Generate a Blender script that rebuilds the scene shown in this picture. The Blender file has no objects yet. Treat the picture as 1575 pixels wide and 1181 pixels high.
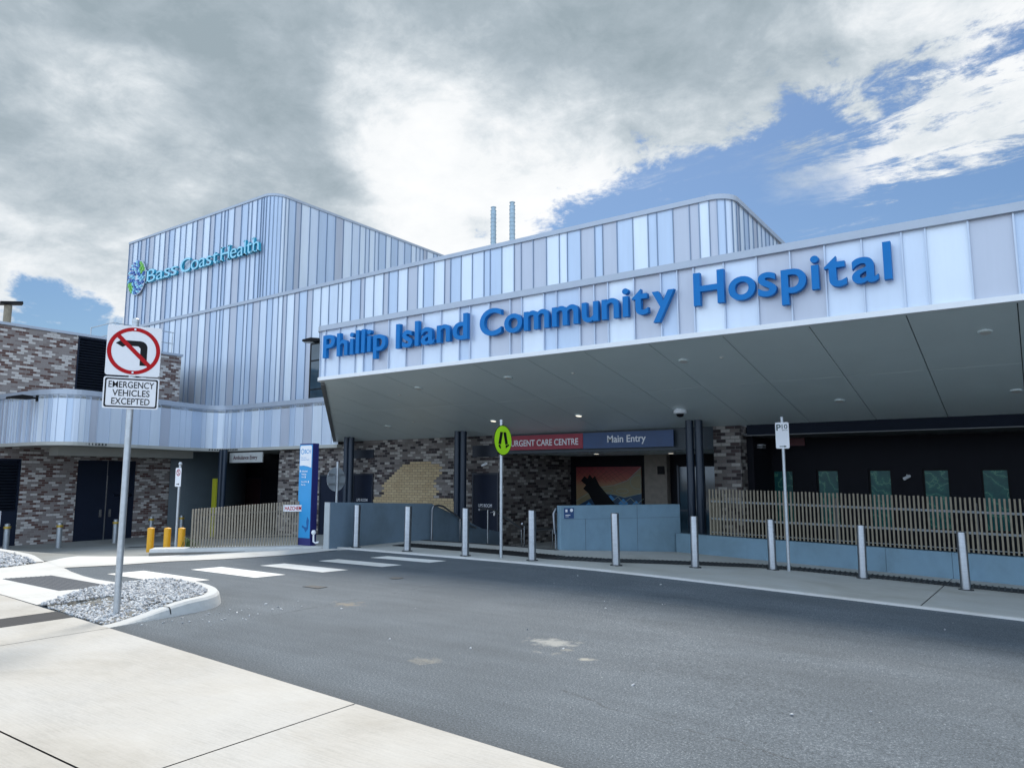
import bpy, bmesh, math, random
from mathutils import Vector, Matrix
random.seed(7)
S = bpy.context.scene
COL = S.collection
R = math.radians
# ------------------------------------------------------------------ materials
def mat(name):
    m = bpy.data.materials.new(name); m.use_nodes = True
    nt = m.node_tree; b = nt.nodes['Principled BSDF']
    return m, nt, b
def N(nt, t, **kw):
    n = nt.nodes.new(t)
    for k, v in kw.items(): setattr(n, k, v)
    return n
def mth(nt, op, a, b=None, c=None, clamp=False):
    n = nt.nodes.new('ShaderNodeMath'); n.operation = op; n.use_clamp = clamp
    for i, v in enumerate((a, b, c)):
        if v is None: continue
        if isinstance(v, (int, float)): n.inputs[i].default_value = v
        else: nt.links.new(v, n.inputs[i])
    return n.outputs[0]
def vm(nt, op, a, b=None):
    n = nt.nodes.new('ShaderNodeVectorMath'); n.operation = op
    for i, v in enumerate((a, b)):
        if v is None: continue
        if isinstance(v, (tuple, list)): n.inputs[i].default_value = v
        elif isinstance(v, (int, float)): n.inputs['Scale'].default_value = v
        else: nt.links.new(v, n.inputs[i])
    return n.outputs['Value'] if op in ('DOT_PRODUCT', 'LENGTH', 'DISTANCE') else n.outputs[0]
def noise(nt, vec, scale, detail=4, rough=.55, dist=0):
    n = nt.nodes.new('ShaderNodeTexNoise'); n.inputs['Scale'].default_value = scale
    n.inputs['Detail'].default_value = detail; n.inputs['Roughness'].default_value = rough; n.inputs['Distortion'].default_value = dist
    nt.links.new(vec, n.inputs['Vector']); return n.outputs['Fac']
def ramp(nt, fac, stops, const=False):
    n = nt.nodes.new('ShaderNodeValToRGB'); e = n.color_ramp.elements
    if const: n.color_ramp.interpolation = 'CONSTANT'
    while len(e) < len(stops): e.new(.5)
    for i, (p, c) in enumerate(stops):
        e[i].position = p
        if isinstance(c, (int, float)): c = (c, c, c)
        e[i].color = (*c, 1)
    nt.links.new(fac, n.inputs[0]); return n.outputs[0]
def mix(nt, fac, a, b, mode='MIX'):
    n = nt.nodes.new('ShaderNodeMix'); n.data_type = 'RGBA'; n.blend_type = mode
    for i, v in ((0, fac), (6, a), (7, b)):
        if isinstance(v, (int, float)): n.inputs[i].default_value = v
        elif isinstance(v, tuple): n.inputs[i].default_value = (*v, 1)
        else: nt.links.new(v, n.inputs[i])
    return n.outputs[2]
def pos(nt): return nt.nodes.new('ShaderNodeNewGeometry').outputs['Position']
def bump(nt, b, h, strength=.3, dist=.01):
    n = nt.nodes.new('ShaderNodeBump'); n.inputs['Strength'].default_value = strength; n.inputs['Distance'].default_value = dist
    nt.links.new(h, n.inputs['Height']); nt.links.new(n.outputs[0], b.inputs['Normal'])
def mapv(nt, vec, sc):
    n = nt.nodes.new('ShaderNodeMapping'); n.inputs['Scale'].default_value = sc
    nt.links.new(vec, n.inputs['Vector']); return n.outputs[0]
def paint(name, col, rough=.5, metal=0, var=.12, scale=3.0, bmp=0, spec=.5, coat=0):
    m, nt, b = mat(name); p = pos(nt)
    f = noise(nt, p, scale, 5); f2 = noise(nt, p, scale*14, 3)
    lo = tuple(c*(1-var) for c in col); hi = tuple(min(1, c*(1+var)) for c in col)
    k = mth(nt, 'ADD', mth(nt, 'MULTIPLY', f, .7), mth(nt, 'MULTIPLY', f2, .3))
    nt.links.new(ramp(nt, k, [(.3, lo), (.7, hi)]), b.inputs['Base Color'])
    nt.links.new(mth(nt, 'ADD', rough-.06, mth(nt, 'MULTIPLY', f2, .12)), b.inputs['Roughness'])
    b.inputs['Metallic'].default_value = metal; b.inputs['Specular IOR Level'].default_value = spec
    b.inputs['Coat Weight'].default_value = coat
    if bmp: bump(nt, b, f2, bmp, .004)
    return m
def cladmetal(name, col):
    m, nt, b = mat(name); p = pos(nt)
    f = noise(nt, mapv(nt, p, (1.6, 1.6, .35)), 1.0, 3); g = noise(nt, mapv(nt, p, (9, 9, .5)), 1.0, 4)
    k = mth(nt, 'ADD', mth(nt, 'MULTIPLY', f, .6), mth(nt, 'MULTIPLY', g, .4))
    nt.links.new(ramp(nt, k, [(.3, tuple(c*.93 for c in col)), (.7, tuple(min(1, c*1.06) for c in col))]), b.inputs['Base Color'])
    b.inputs['Metallic'].default_value = .25
    w = noise(nt, mapv(nt, p, (2.2, 2.2, .8)), 1.0, 2)
    nt.links.new(mth(nt, 'ADD', .33, mth(nt, 'MULTIPLY', g, .18)), b.inputs['Roughness'])
    bump(nt, b, w, .35, .035)
    return m
def concrete(name, col, stain=.18, streak=(1, 14, 1), rough=.85, bmp=.25, grit=1.0):
    m, nt, b = mat(name); p = pos(nt)
    f = noise(nt, p, .9, 6, .6); s = noise(nt, mapv(nt, p, streak), 3.0, 4); g = noise(nt, p, 55, 4, .7); q = noise(nt, p, 9, 3)
    k = mth(nt, 'ADD', mth(nt, 'MULTIPLY', f, .45), mth(nt, 'ADD', mth(nt, 'MULTIPLY', s, .3), mth(nt, 'MULTIPLY', g, .25*grit)))
    c = ramp(nt, k, [(.3, tuple(x*(1-stain) for x in col)), (.5, col), (.72, tuple(min(1, x*(1+stain*.6)) for x in col))])
    v = nt.nodes.new('ShaderNodeTexVoronoi'); v.inputs['Scale'].default_value = 2.3; nt.links.new(p, v.inputs['Vector'])
    bl = noise(nt, p, .55, 7, .68, .4)
    c = mix(nt, .8, c, ramp(nt, bl, [(.34, (.80, .77, .72)), (.47, (.95, .93, .90)), (.60, (1, 1, 1))]), 'MULTIPLY')
    spot = mth(nt, 'LESS_THAN', v.outputs['Distance'], .028)
    c = mix(nt, mth(nt, 'MULTIPLY', spot, mth(nt, 'GREATER_THAN', q, .52)), c, tuple(x*.35 for x in col))
    nt.links.new(c, b.inputs['Base Color']); b.inputs['Roughness'].default_value = rough
    bump(nt, b, mth(nt, 'ADD', g, mth(nt, 'MULTIPLY', s, .6)), bmp, .006)
    return m
def brick(name, stops, mortar=(.2, .19, .185), bw=.24, bh=.086):
    m, nt, b = mat(name); p = pos(nt)
    sp = nt.nodes.new('ShaderNodeSeparateXYZ'); nt.links.new(p, sp.inputs[0])
    u = mth(nt, 'ADD', sp.outputs[0], sp.outputs[1]); w = sp.outputs[2]
    row = mth(nt, 'FLOOR', mth(nt, 'DIVIDE', w, bh)); fr = mth(nt, 'FRACT', mth(nt, 'DIVIDE', mth(nt, 'ADD', w, 50*bh), bh))
    sh = mth(nt, 'MULTIPLY', mth(nt, 'FLOORED_MODULO', row, 2.0), .5)
    cu = mth(nt, 'ADD', mth(nt, 'DIVIDE', u, bw), sh); colm = mth(nt, 'FLOOR', cu); fc = mth(nt, 'SUBTRACT', cu, colm)
    cv = nt.nodes.new('ShaderNodeCombineXYZ'); nt.links.new(colm, cv.inputs[0]); nt.links.new(row, cv.inputs[1])
    wn = nt.nodes.new('ShaderNodeTexWhiteNoise'); wn.noise_dimensions = '2D'; nt.links.new(cv.outputs[0], wn.inputs['Vector'])
    c = ramp(nt, wn.outputs['Value'], stops, True)
    f = noise(nt, p, 30, 4)
    c = mix(nt, .5, c, ramp(nt, f, [(.3, .55), (.7, 1.0)]), 'MULTIPLY')
    e = .06; ev = .065
    inm = mth(nt, 'MULTIPLY', mth(nt, 'MULTIPLY', mth(nt, 'GREATER_THAN', fc, e*.6), mth(nt, 'LESS_THAN', fc, 1-e*.4)),
              mth(nt, 'MULTIPLY', mth(nt, 'GREATER_THAN', fr, ev), mth(nt, 'LESS_THAN', fr, 1-ev)))
    nt.links.new(mix(nt, inm, mortar, c), b.inputs['Base Color'])
    b.inputs['Roughness'].default_value = .8
    bump(nt, b, mth(nt, 'ADD', inm, mth(nt, 'MULTIPLY', f, .4)), .5, .008)
    return m

M = {}
M['W'] = cladmetal('panel_pale', (.70, .77, .86)); M['L'] = cladmetal('panel_light_blue', (.62, .70, .82))
M['B'] = cladmetal('panel_mid_blue', (.50, .60, .75)); M['G'] = cladmetal('panel_mauve_grey', (.49, .525, .61))
M['trim'] = paint('trim_paint', (.40, .45, .53), .4, .2, .05)
M['rib'] = paint('seam_metal', (.50, .57, .68), .4, .3, .05)
M['ribd'] = paint('seam_metal_shaded', (.22, .29, .40), .45, .3, .05)  # darker rib copy: shading beside the seams put into its colour
M['dtrim'] = paint('dark_trim', (.13, .135, .14), .5)
M['soffit'] = paint('soffit_sheet', (.58, .66, .67), .35, 0, .04, 1.2, 0, .5)
M['soffjoint'] = paint('soffit_joint', (.02, .02, .022), .7)
M['white'] = paint('white_paint', (.78, .80, .83), .45, 0, .04)
M['cream'] = paint('cream_trim', (.42, .42, .39), .55, 0, .06)
M['blue'] = paint('letter_blue', (.007, .17, .49), .5, 0, .05, spec=.2)
M['aqua'] = paint('letter_aqua_side', (.025, .34, .50), .45, 0, .05)
M['aquaface'] = paint('letter_aqua_face', (.30, .68, .86), .4, 0, .05)
M['navy'] = paint('column_navy', (.012, .024, .045), .35, .1, .1)
M['door'] = paint('door_dark', (.009, .014, .030), .5, 0, .1, spec=.2)
M['louvre'] = paint('louvre_dark', (.013, .018, .03), .45, .2, .1)
M['steel'] = paint('brushed_steel', (.47, .48, .50), .2, 1, .10, 6)
def brushed(name, col, rough, an):
    m, nt, b = mat(name); p = pos(nt); g = noise(nt, mapv(nt, p, (3, 3, 60)), 1.0, 4); f = noise(nt, p, 5, 4)
    nt.links.new(ramp(nt, mth(nt, 'ADD', mth(nt, 'MULTIPLY', g, .5), mth(nt, 'MULTIPLY', f, .5)), [(.35, tuple(c*.82 for c in col)), (.65, tuple(c*1.1 for c in col))]), b.inputs['Base Color'])
    b.inputs['Metallic'].default_value = 1; nt.links.new(mth(nt, 'ADD', rough-.04, mth(nt, 'MULTIPLY', f, .08)), b.inputs['Roughness']); b.inputs['Anisotropic'].default_value = an
    t = nt.nodes.new('ShaderNodeTangent'); t.direction_type = 'RADIAL'; t.axis = 'Z'; nt.links.new(t.outputs[0], b.inputs['Tangent']); b.inputs['Anisotropic Rotation'].default_value = 0.25
    return m
M['bollard'] = brushed('bollard_steel', (.45, .47, .50), .38, .88)
M['galv'] = paint('galvanised_steel', (.46, .49, .52), .42, .75, .14, 14)
M['gold'] = paint('brass_collar', (.50, .34, .06), .4, .5)
M['yellow'] = paint('yellow_paint', (.72, .36, .012), .45, 0, .06)
M['olive'] = paint('yellow_guard', (.36, .36, .02), .5)
M['black'] = paint('black_paint', (.009, .009, .011), .55, spec=.15)
M['red'] = paint('sign_red', (.42, .006, .010), .5, spec=.15)
M['crimson'] = paint('crimson_board', (.30, .010, .035), .45)
M['royal'] = paint('blue_board', (.008, .05, .16), .4)
M['lime'] = paint('lime_sheeting', (.46, .86, .02), .4, 0, .04)
M['signw'] = paint('white_sheeting', (.74, .75, .79), .4, 0, .03)
M['aluback'] = paint('sign_back_alu', (.40, .44, .48), .4, .3)
M['tan'] = paint('slat_tan', (.235, .20, .145), .6, .1, .2, 8)
M['tang'] = paint('slat_grey', (.235, .205, .16), .55, .1, .2, 8)
M['pylonb'] = paint('pylon_blue', (.025, .28, .60), .35, 0, .05)
M['pylonn'] = paint('pylon_violet', (.022, .024, .14), .4)
M['pylond'] = paint('pylon_pattern', (.008, .10, .30), .35)
M['rubber'] = paint('dark_rubber', (.03, .032, .035), .8)
M['roof'] = paint('roof_sheet', (.35, .36, .37), .6)
M['curved'] = paint('curved_panel', (.10, .13, .15), .5, 0, .15, 1)
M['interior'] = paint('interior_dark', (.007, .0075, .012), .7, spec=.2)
M['timber'] = paint('grey_timber', (.22, .19, .16), .7, 0, .2, 6)
M['wallgrey'] = paint('render_grey', (.28, .31, .34), .7)
M['flue'] = paint('flue_steel', (.36, .46, .53), .5, .4)
M['plant'] = paint('leaf_green', (.10, .17, .06), .6, 0, .35, 12)
M['mustard'] = paint('line_paint', (.42, .36, .16), .8)
M['linew'] = concrete('line_marking', (.78, .78, .77), .12, (1, 4, 1), .7)
M['path'] = concrete('path_concrete', (.475, .458, .43), .26, (1.2, 22, 1))
M['ramp'] = concrete('pale_concrete', (.60, .60, .59), .10)
M['kerb'] = concrete('kerb_concrete', (.55, .56, .56), .14, (3, 3, 6))
M['pave'] = concrete('forecourt_concrete', (.43, .44, .43), .18, (1, 7, 1))
M['apron'] = concrete('apron_concrete', (.25, .26, .255), .25, (6, 1, 1))
M['wallc'] = concrete('wall_concrete', (.17, .275, .36), .22, (2, 2, 1), .8, .2)
M['stairc'] = concrete('stair_wall_concrete', (.12, .175, .23), .2, (2, 2, 1))
M['endc'] = concrete('wall_end_pale', (.40, .43, .45), .2, (3, 3, 2))
M['rail'] = paint('handrail_steel', (.20, .21, .23), .35, .9)
M['beam'] = paint('beam_dark', (.008, .012, .022), .6, spec=.1)
M['grate'] = paint('grate_iron', (.035, .037, .04), .5, .4)
M['tact'] = paint('tactile_grey', (.085, .092, .105), .7, 0, .15, 10)
M['soil'] = concrete('dark_ground', (.17, .165, .15), .3)
lb = (.27, .235, .225)
M['brickl'] = brick('brick_light_mix', [(0, lb), (.30, (.23, .19, .18)), (.46, (.58, .55, .53)), (.74, (.115, .058, .05)), (.93, (.16, .10, .09))], (.26, .24, .23))
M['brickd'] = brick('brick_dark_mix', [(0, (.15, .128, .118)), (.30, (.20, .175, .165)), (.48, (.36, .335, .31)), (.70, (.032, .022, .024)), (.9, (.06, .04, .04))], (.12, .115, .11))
M['creambrick'] = brick('brick_cream', [(0, (.46, .35, .20)), (.4, (.50, .385, .225)), (.75, (.43, .32, .18))], (.16, .13, .10))
def asphalt():
    m, nt, b = mat('asphalt'); p = pos(nt)
    f = noise(nt, p, .55, 5, .6); s = noise(nt, mapv(nt, p, (.5, 4, 1)), 1.6, 4); g = noise(nt, p, 62, 3, .8); g2 = noise(nt, p, 170, 2, .8)
    k = mth(nt, 'ADD', mth(nt, 'ADD', mth(nt, 'MULTIPLY', g, .50), mth(nt, 'MULTIPLY', g2, .34)), mth(nt, 'ADD', mth(nt, 'MULTIPLY', f, .11), mth(nt, 'MULTIPLY', s, .05)))
    c = ramp(nt, k, [(.38, (.014, .018, .022)), (.44, (.055, .069, .084)), (.52, (.098, .120, .142)), (.58, (.180, .208, .235)), (.66, (.48, .51, .54))])
    q = noise(nt, p, 6, 5, .7)
    def blot(x, y, rx, ry, thr):
        d = vm(nt, 'LENGTH', vm(nt, 'MULTIPLY', vm(nt, 'SUBTRACT', p, (x, y, 0)), (1/rx, 1/ry, 0)))
        a = mth(nt, 'SUBTRACT', 1.0, d, clamp=True)
        return mth(nt, 'MULTIPLY', mth(nt, 'SUBTRACT', mth(nt, 'ADD', mth(nt, 'MULTIPLY', a, .55), q), thr), 5.0, clamp=True)
    for x, y, rx, ry, thr, colr, am in [(-3.96, 6.32, .5, .34, .74, (.46, .45, .41), .6), (-3.36, 5.92, .2, .14, .82, (.46, .43, .36), .7), (-4.5, 5.06, .30, .24, .77, (.34, .31, .25), .45),
                                 (-7.26, 6.66, .5, .4, .80, (.26, .21, .14), .6), (-3.85, 5.9, .3, .1, .86, (.42, .40, .35), .6), (-3.7, 6.1, .25, .6, .9, (.4, .37, .3), .5)]:
        c = mix(nt, mth(nt, 'MULTIPLY', blot(x, y, rx, ry, thr), am), c, colr)
    sp = nt.nodes.new('ShaderNodeSeparateXYZ'); nt.links.new(p, sp.inputs[0]); X, Y = sp.outputs[0], sp.outputs[1]
    wob = mth(nt, 'MULTIPLY', mth(nt, 'SUBTRACT', noise(nt, p, 1.7, 4), .5), .35)
    def seam(d, w, lo, hi, along):   # thin dark joint, broken up, between lo and hi
        a = mth(nt, 'LESS_THAN', mth(nt, 'ABSOLUTE', mth(nt, 'ADD', d, wob)), w)
        a = mth(nt, 'MULTIPLY', a, mth(nt, 'MULTIPLY', mth(nt, 'GREATER_THAN', along, lo), mth(nt, 'LESS_THAN', along, hi)))
        return mth(nt, 'MULTIPLY', a, mth(nt, 'GREATER_THAN', q, .44))
    sm_ = mth(nt, 'MAXIMUM', seam(mth(nt, 'ADD', X, 7.45), .014, 5.6, 9.0, Y), seam(mth(nt, 'ADD', Y, -9.05), .012, -7.4, 9.0, X))
    sm_ = mth(nt, 'MAXIMUM', sm_, seam(mth(nt, 'ADD', mth(nt, 'ADD', Y, mth(nt, 'MULTIPLY', X, .22)), -4.28), .012, -3.1, -.6, X))
    c = mix(nt, mth(nt, 'MULTIPLY', sm_, .4), c, (.02, .022, .025))
    # grime in the joint beside the path, faint worn wheel tracks
    eg = mth(nt, 'SUBTRACT', Y, mth(nt, 'ADD', mth(nt, 'MULTIPLY', X, -.0773), 3.506))
    c = mix(nt, mth(nt, 'MULTIPLY', mth(nt, 'SUBTRACT', 1.0, mth(nt, 'MULTIPLY', eg, 3.2), clamp=True), .45), c, (.035, .04, .045))
    tr = noise(nt, mapv(nt, p, (.25, 1.3, 1)), 1.0, 3)
    c = mix(nt, .35, c, ramp(nt, tr, [(.38, .70), (.55, 1.0)]), 'MULTIPLY')
    vv = nt.nodes.new('ShaderNodeTexVoronoi'); vv.inputs['Scale'].default_value = 7; nt.links.new(p, vv.inputs['Vector'])
    c = mix(nt, mth(nt, 'MULTIPLY', mth(nt, 'LESS_THAN', vv.outputs['Distance'], .05), mth(nt, 'GREATER_THAN', q, .60)), c, (.5, .5, .48))
    nt.links.new(c, b.inputs['Base Color']); b.inputs['Roughness'].default_value = .82
    bump(nt, b, mth(nt, 'ADD', g, g2), .55, .006)
    return m
M['asphalt'] = asphalt()
M['lid'] = concrete('lid_infill', (.105, .105, .105), .3)
M['asphaltd'] = concrete('asphalt_patch', (.04, .04, .044), .3)
def gravelmat(name, stops):
    m, nt, b = mat(name)
    oi = nt.nodes.new('ShaderNodeNewGeometry')
    c = ramp(nt, oi.outputs['Random Per Island'], stops)
    nt.links.new(mix(nt, .3, c, ramp(nt, noise(nt, oi.outputs['Position'], 60, 3), [(.3, .5), (.7, 1.0)]), 'MULTIPLY'), b.inputs['Base Color'])
    b.inputs['Roughness'].default_value = .8
    return m
M['stone'] = gravelmat('gravel_stone', [(0, (.22, .23, .25)), (.25, (.42, .43, .45)), (.6, (.58, .58, .59)), (1, (.74, .74, .73))])
def glass(name, col, rough=.06):
    m, nt, b = mat(name); p = pos(nt)
    f = noise(nt, p, 1.3, 3)
    nt.links.new(ramp(nt, f, [(.3, tuple(c*.7 for c in col)), (.7, tuple(c*1.3 for c in col))]), b.inputs['Base Color'])
    b.inputs['Roughness'].default_value = rough; b.inputs['Specular IOR Level'].default_value = .8
    return m
M['glass'] = glass('window_glass', (.02, .05, .075))
def greenpane():
    m, nt, b = mat('green_pane'); p = pos(nt)  # reflected greenery painted into the pane colour as wavy streaks
    w = nt.nodes.new('ShaderNodeTexWave'); w.inputs['Scale'].default_value = 1.6; w.inputs['Distortion'].default_value = 14; w.inputs['Detail'].default_value = 5; w.inputs['Detail Scale'].default_value = 1.4
    w.bands_direction = 'DIAGONAL'; nt.links.new(p, w.inputs['Vector'])
    c = ramp(nt, w.outputs['Fac'], [(0, (.012, .085, .085)), (.85, (.018, .115, .10)), (.97, (.03, .15, .12)), (1, (.09, .24, .17))])
    nt.links.new(c, b.inputs['Base Color']); b.inputs['Roughness'].default_value = .25; b.inputs['Specular IOR Level'].default_value = .25
    return m
M['green'] = greenpane()
def lampmat(name, col, e):
    m, nt, b = mat(name); b.inputs['Base Color'].default_value = (*col, 1)
    b.inputs['Emission Color'].default_value = (*col, 1); b.inputs['Emission Strength'].default_value = e
    return m
M['lamp'] = lampmat('downlight_lens', (1, .93, .78), .9)
M['lampoff'] = paint('downlight_off', (.55, .55, .52), .3)
def muralmat():
    m, nt, b = mat('mural_ground'); p = pos(nt)
    sp = nt.nodes.new('ShaderNodeSeparateXYZ'); nt.links.new(p, sp.inputs[0])
    t = mth(nt, 'DIVIDE', mth(nt, 'SUBTRACT', sp.outputs[2], .6), 1.4, clamp=True)
    c = ramp(nt, mth(nt, 'ADD', t, mth(nt, 'MULTIPLY', mth(nt, 'SUBTRACT', noise(nt, p, 4, 4), .5), .2)), [(0, (.30, .22, .11)), (.5, (.32, .19, .10)), (.70, (.34, .085, .055)), (1, (.24, .02, .035))])
    nt.links.new(c, b.inputs['Base Color']); b.inputs['Roughness'].default_value = .5
    return m
M['mural'] = muralmat()
M['ochre'] = paint('ochre_paint', (.24, .20, .11), .5); M['deepblue'] = paint('deep_blue_paint', (.012, .05, .11), .5)
M['brightblue'] = paint('bright_blue_paint', (.06, .26, .55), .5); M['dustgreen'] = paint('grey_green_paint', (.22, .28, .24), .5)
M['leafgreen'] = paint('emblem_green', (.22, .60, .10), .4); M['emblue'] = paint('emblem_blue', (.06, .16, .50), .4)

# ------------------------------------------------------------------ object helpers
ORG = {}
def tag(o, label=None, cat=None, group=None, kind=None):
    if label: o['label'] = label
    if cat: o['category'] = cat
    if group: o['group'] = group
    if kind: o['kind'] = kind
    return o
def thing(name, label, cat, loc=(0, 0, 0), rz=0, group=None):
    o = bpy.data.objects.new(name, None); COL.objects.link(o); o.empty_display_size = .2
    o.location = loc; o.rotation_euler = (0, 0, rz); ORG[o] = (Vector(loc) if rz == 0 else None)
    return tag(o, label, cat, group)
class MB:
    def __init__(s): s.v = []; s.f = []; s.m = []
    def add(s, vs, fs, mi=0):
        n = len(s.v); s.v += [Vector(v) for v in vs]
        for f in fs: s.f.append([i+n for i in f]); s.m.append(mi)
        return s
    def quad(s, a, b, c, d, mi=0): return s.add([a, b, c, d], [(0, 1, 2, 3)], mi)
    def box(s, x0, y0, z0, x1, y1, z1, mi=0):
        vs = [(x, y, z) for z in (z0, z1) for y in (y0, y1) for x in (x0, x1)]
        return s.add(vs, [(0, 2, 3, 1), (4, 5, 7, 6), (0, 1, 5, 4), (2, 6, 7, 3), (0, 4, 6, 2), (1, 3, 7, 5)], mi)
    def obox(s, c, u, v, w, mi=0):      # centre, three half-axis vectors
        c, u, v, w = map(Vector, (c, u, v, w))
        vs = [c+u*a+v*b+w*d for d in (-1, 1) for b in (-1, 1) for a in (-1, 1)]
        return s.add(vs, [(0, 2, 3, 1), (4, 5, 7, 6), (0, 1, 5, 4), (2, 6, 7, 3), (0, 4, 6, 2), (1, 3, 7, 5)], mi)
    def prism(s, poly, z0, z1, mi=0):
        n = len(poly); z0f = z0 if callable(z0) else (lambda x, y: z0); z1f = z1 if callable(z1) else (lambda x, y: z1)
        vs = [(x, y, z0f(x, y)) for x, y in poly]+[(x, y, z1f(x, y)) for x, y in poly]
        return s.add(vs, [tuple(range(n))[::-1], tuple(range(n, 2*n))]+[(i, (i+1) % n, n+(i+1) % n, n+i) for i in range(n)], mi)
    def plate(s, poly, y0, y1, mi=0):   # polygon in xz, extruded along y
        n = len(poly); vs = [(x, y0, z) for x, z in poly]+[(x, y1, z) for x, z in poly]
        return s.add(vs, [tuple(range(n)), tuple(range(n, 2*n))[::-1]]+[((i+1) % n, i, n+i, n+(i+1) % n) for i in range(n)], mi)
    def tube(s, pts, r, n=12, mi=0, cap=True):
        pts = [Vector(p) for p in pts]; rr = r if isinstance(r, (list, tuple)) else [r]*len(pts); base = len(s.v); prev = None
        for i, p in enumerate(pts):
            d = (pts[min(i+1, len(pts)-1)]-pts[max(i-1, 0)]).normalized()
            if prev is None:
                a = Vector((0, 0, 1)) if abs(d.z) < .9 else Vector((1, 0, 0)); a = (a-d*a.dot(d)).normalized()
            else: a = (prev-d*prev.dot(d)).normalized()
            prev = a; b = d.cross(a)
            for k in range(n):
                t = 2*math.pi*k/n; s.v.append(p+(a*math.cos(t)+b*math.sin(t))*rr[i])
        for i in range(len(pts)-1):
            for k in range(n):
                k2 = (k+1) % n; s.f.append([base+i*n+k, base+i*n+k2, base+(i+1)*n+k2, base+(i+1)*n+k]); s.m.append(mi)
        if cap:
            s.f.append([base+k for k in range(n)][::-1]); s.m.append(mi)
            s.f.append([base+(len(pts)-1)*n+k for k in range(n)]); s.m.append(mi)
        return s
    def lathe(s, prof, c=(0, 0), n=20, mi=0):
        base = len(s.v)
        for r, z in prof:
            for k in range(n):
                t = 2*math.pi*k/n; s.v.append(Vector((c[0]+r*math.cos(t), c[1]+r*math.sin(t), z)))
        for i in range(len(prof)-1):
            for k in range(n):
                k2 = (k+1) % n; s.f.append([base+i*n+k, base+i*n+k2, base+(i+1)*n+k2, base+(i+1)*n+k]); s.m.append(mi)
        s.f.append([base+(len(prof)-1)*n+k for k in range(n)]); s.m.append(mi)
        s.f.append([base+k for k in range(n)][::-1]); s.m.append(mi)
        return s
    def mesh(s, me_src, fn, mi=0):
        n = len(s.v); s.v += [fn(v.co) for v in me_src.vertices]
        for p in me_src.polygons: s.f.append([i+n for i in p.vertices]); s.m.append(mi)
        return s
    def build(s, name, mats, parent=None, smooth=None, bevel=0, local=False, fix=True):
        off = Vector()
        if parent is not None and not local:
            off = ORG.get(parent) or Vector()
        me = bpy.data.meshes.new(name); me.from_pydata([tuple(v-off) for v in s.v], [], s.f)
        if not isinstance(mats, (list, tuple)): mats = [mats]
        for m in mats: me.materials.append(m)
        for p, i in zip(me.polygons, s.m): p.material_index = min(i, len(mats)-1)
        bm = bmesh.new(); bm.from_mesh(me)
        if fix: bmesh.ops.recalc_face_normals(bm, faces=bm.faces)
        if bevel:
            bmesh.ops.remove_doubles(bm, verts=bm.verts, dist=1e-5)
            es = [e for e in bm.edges if len(e.link_faces) == 2 and e.calc_face_angle(0) > .6]
            bmesh.ops.bevel(bm, geom=es, offset=bevel, segments=2, profile=.5, affect='EDGES')
        bm.to_mesh(me); bm.free()
        if smooth: me.shade_smooth(); me.set_sharp_from_angle(angle=R(smooth))
        o = bpy.data.objects.new(name, me); COL.objects.link(o)
        if parent is not None: o.parent = parent; ORG[o] = off if not local else None
        return o
def copy_tree(o, parent=None):
    c = o.copy(); COL.objects.link(c)
    if parent is not None: c.parent = parent
    for ch in [x for x in bpy.data.objects if x.parent == o]: copy_tree(ch, c)
    return c
_tc = {}
def text_mesh(s, size=1, depth=.02, bold=0, res=6):
    k = (s, size, depth, bold)
    if k in _tc: return _tc[k]
    cu = bpy.data.curves.new('txt', 'FONT'); cu.body = s; cu.size = size; cu.extrude = depth/2; cu.offset = bold; cu.resolution_u = res
    ob = bpy.data.objects.new('txt', cu); COL.objects.link(ob)
    dg = bpy.context.evaluated_depsgraph_get(); dg.update()
    me = bpy.data.meshes.new_from_object(ob.evaluated_get(dg)); bpy.data.objects.remove(ob)
    _tc[k] = me; return me
def bounds(me):
    xs = [v.co.x for v in me.vertices]; ys = [v.co.y for v in me.vertices]
    return min(xs), max(xs), min(ys), max(ys)
def text_on(mb, s, x0, x1, zb, zt, y, depth=.004, bold=.012, mi=0, fn=None):
    """text fitted into x0..x1, zb..zt on the plane y (facing -Y); fn may remap a point"""
    me = text_mesh(s, 1, .01, bold); a, b, c, d = bounds(me)
    def f(co):
        v = Vector((x0+(co.x-a)/(b-a)*(x1-x0), y-(co.z/.01)*depth, zb+(co.y-c)/(d-c)*(zt-zb)))
        return fn(v) if fn else v
    return mb.mesh(me, f, mi)
def rrect(x0, z0, x1, z1, r, n=5):
    pts = []
    for cx, cz, a in ((x1-r, z1-r, 0), (x0+r, z1-r, 90), (x0+r, z0+r, 180), (x1-r, z0+r, 270)):
        for k in range(n+1):
            t = R(a+90*k/n); pts.append((cx+r*math.cos(t), cz+r*math.sin(t)))
    return pts
def circ(cx, cz, r, n=40): return [(cx+r*math.cos(2*math.pi*k/n), cz+r*math.sin(2*math.pi*k/n)) for k in range(n)]

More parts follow.
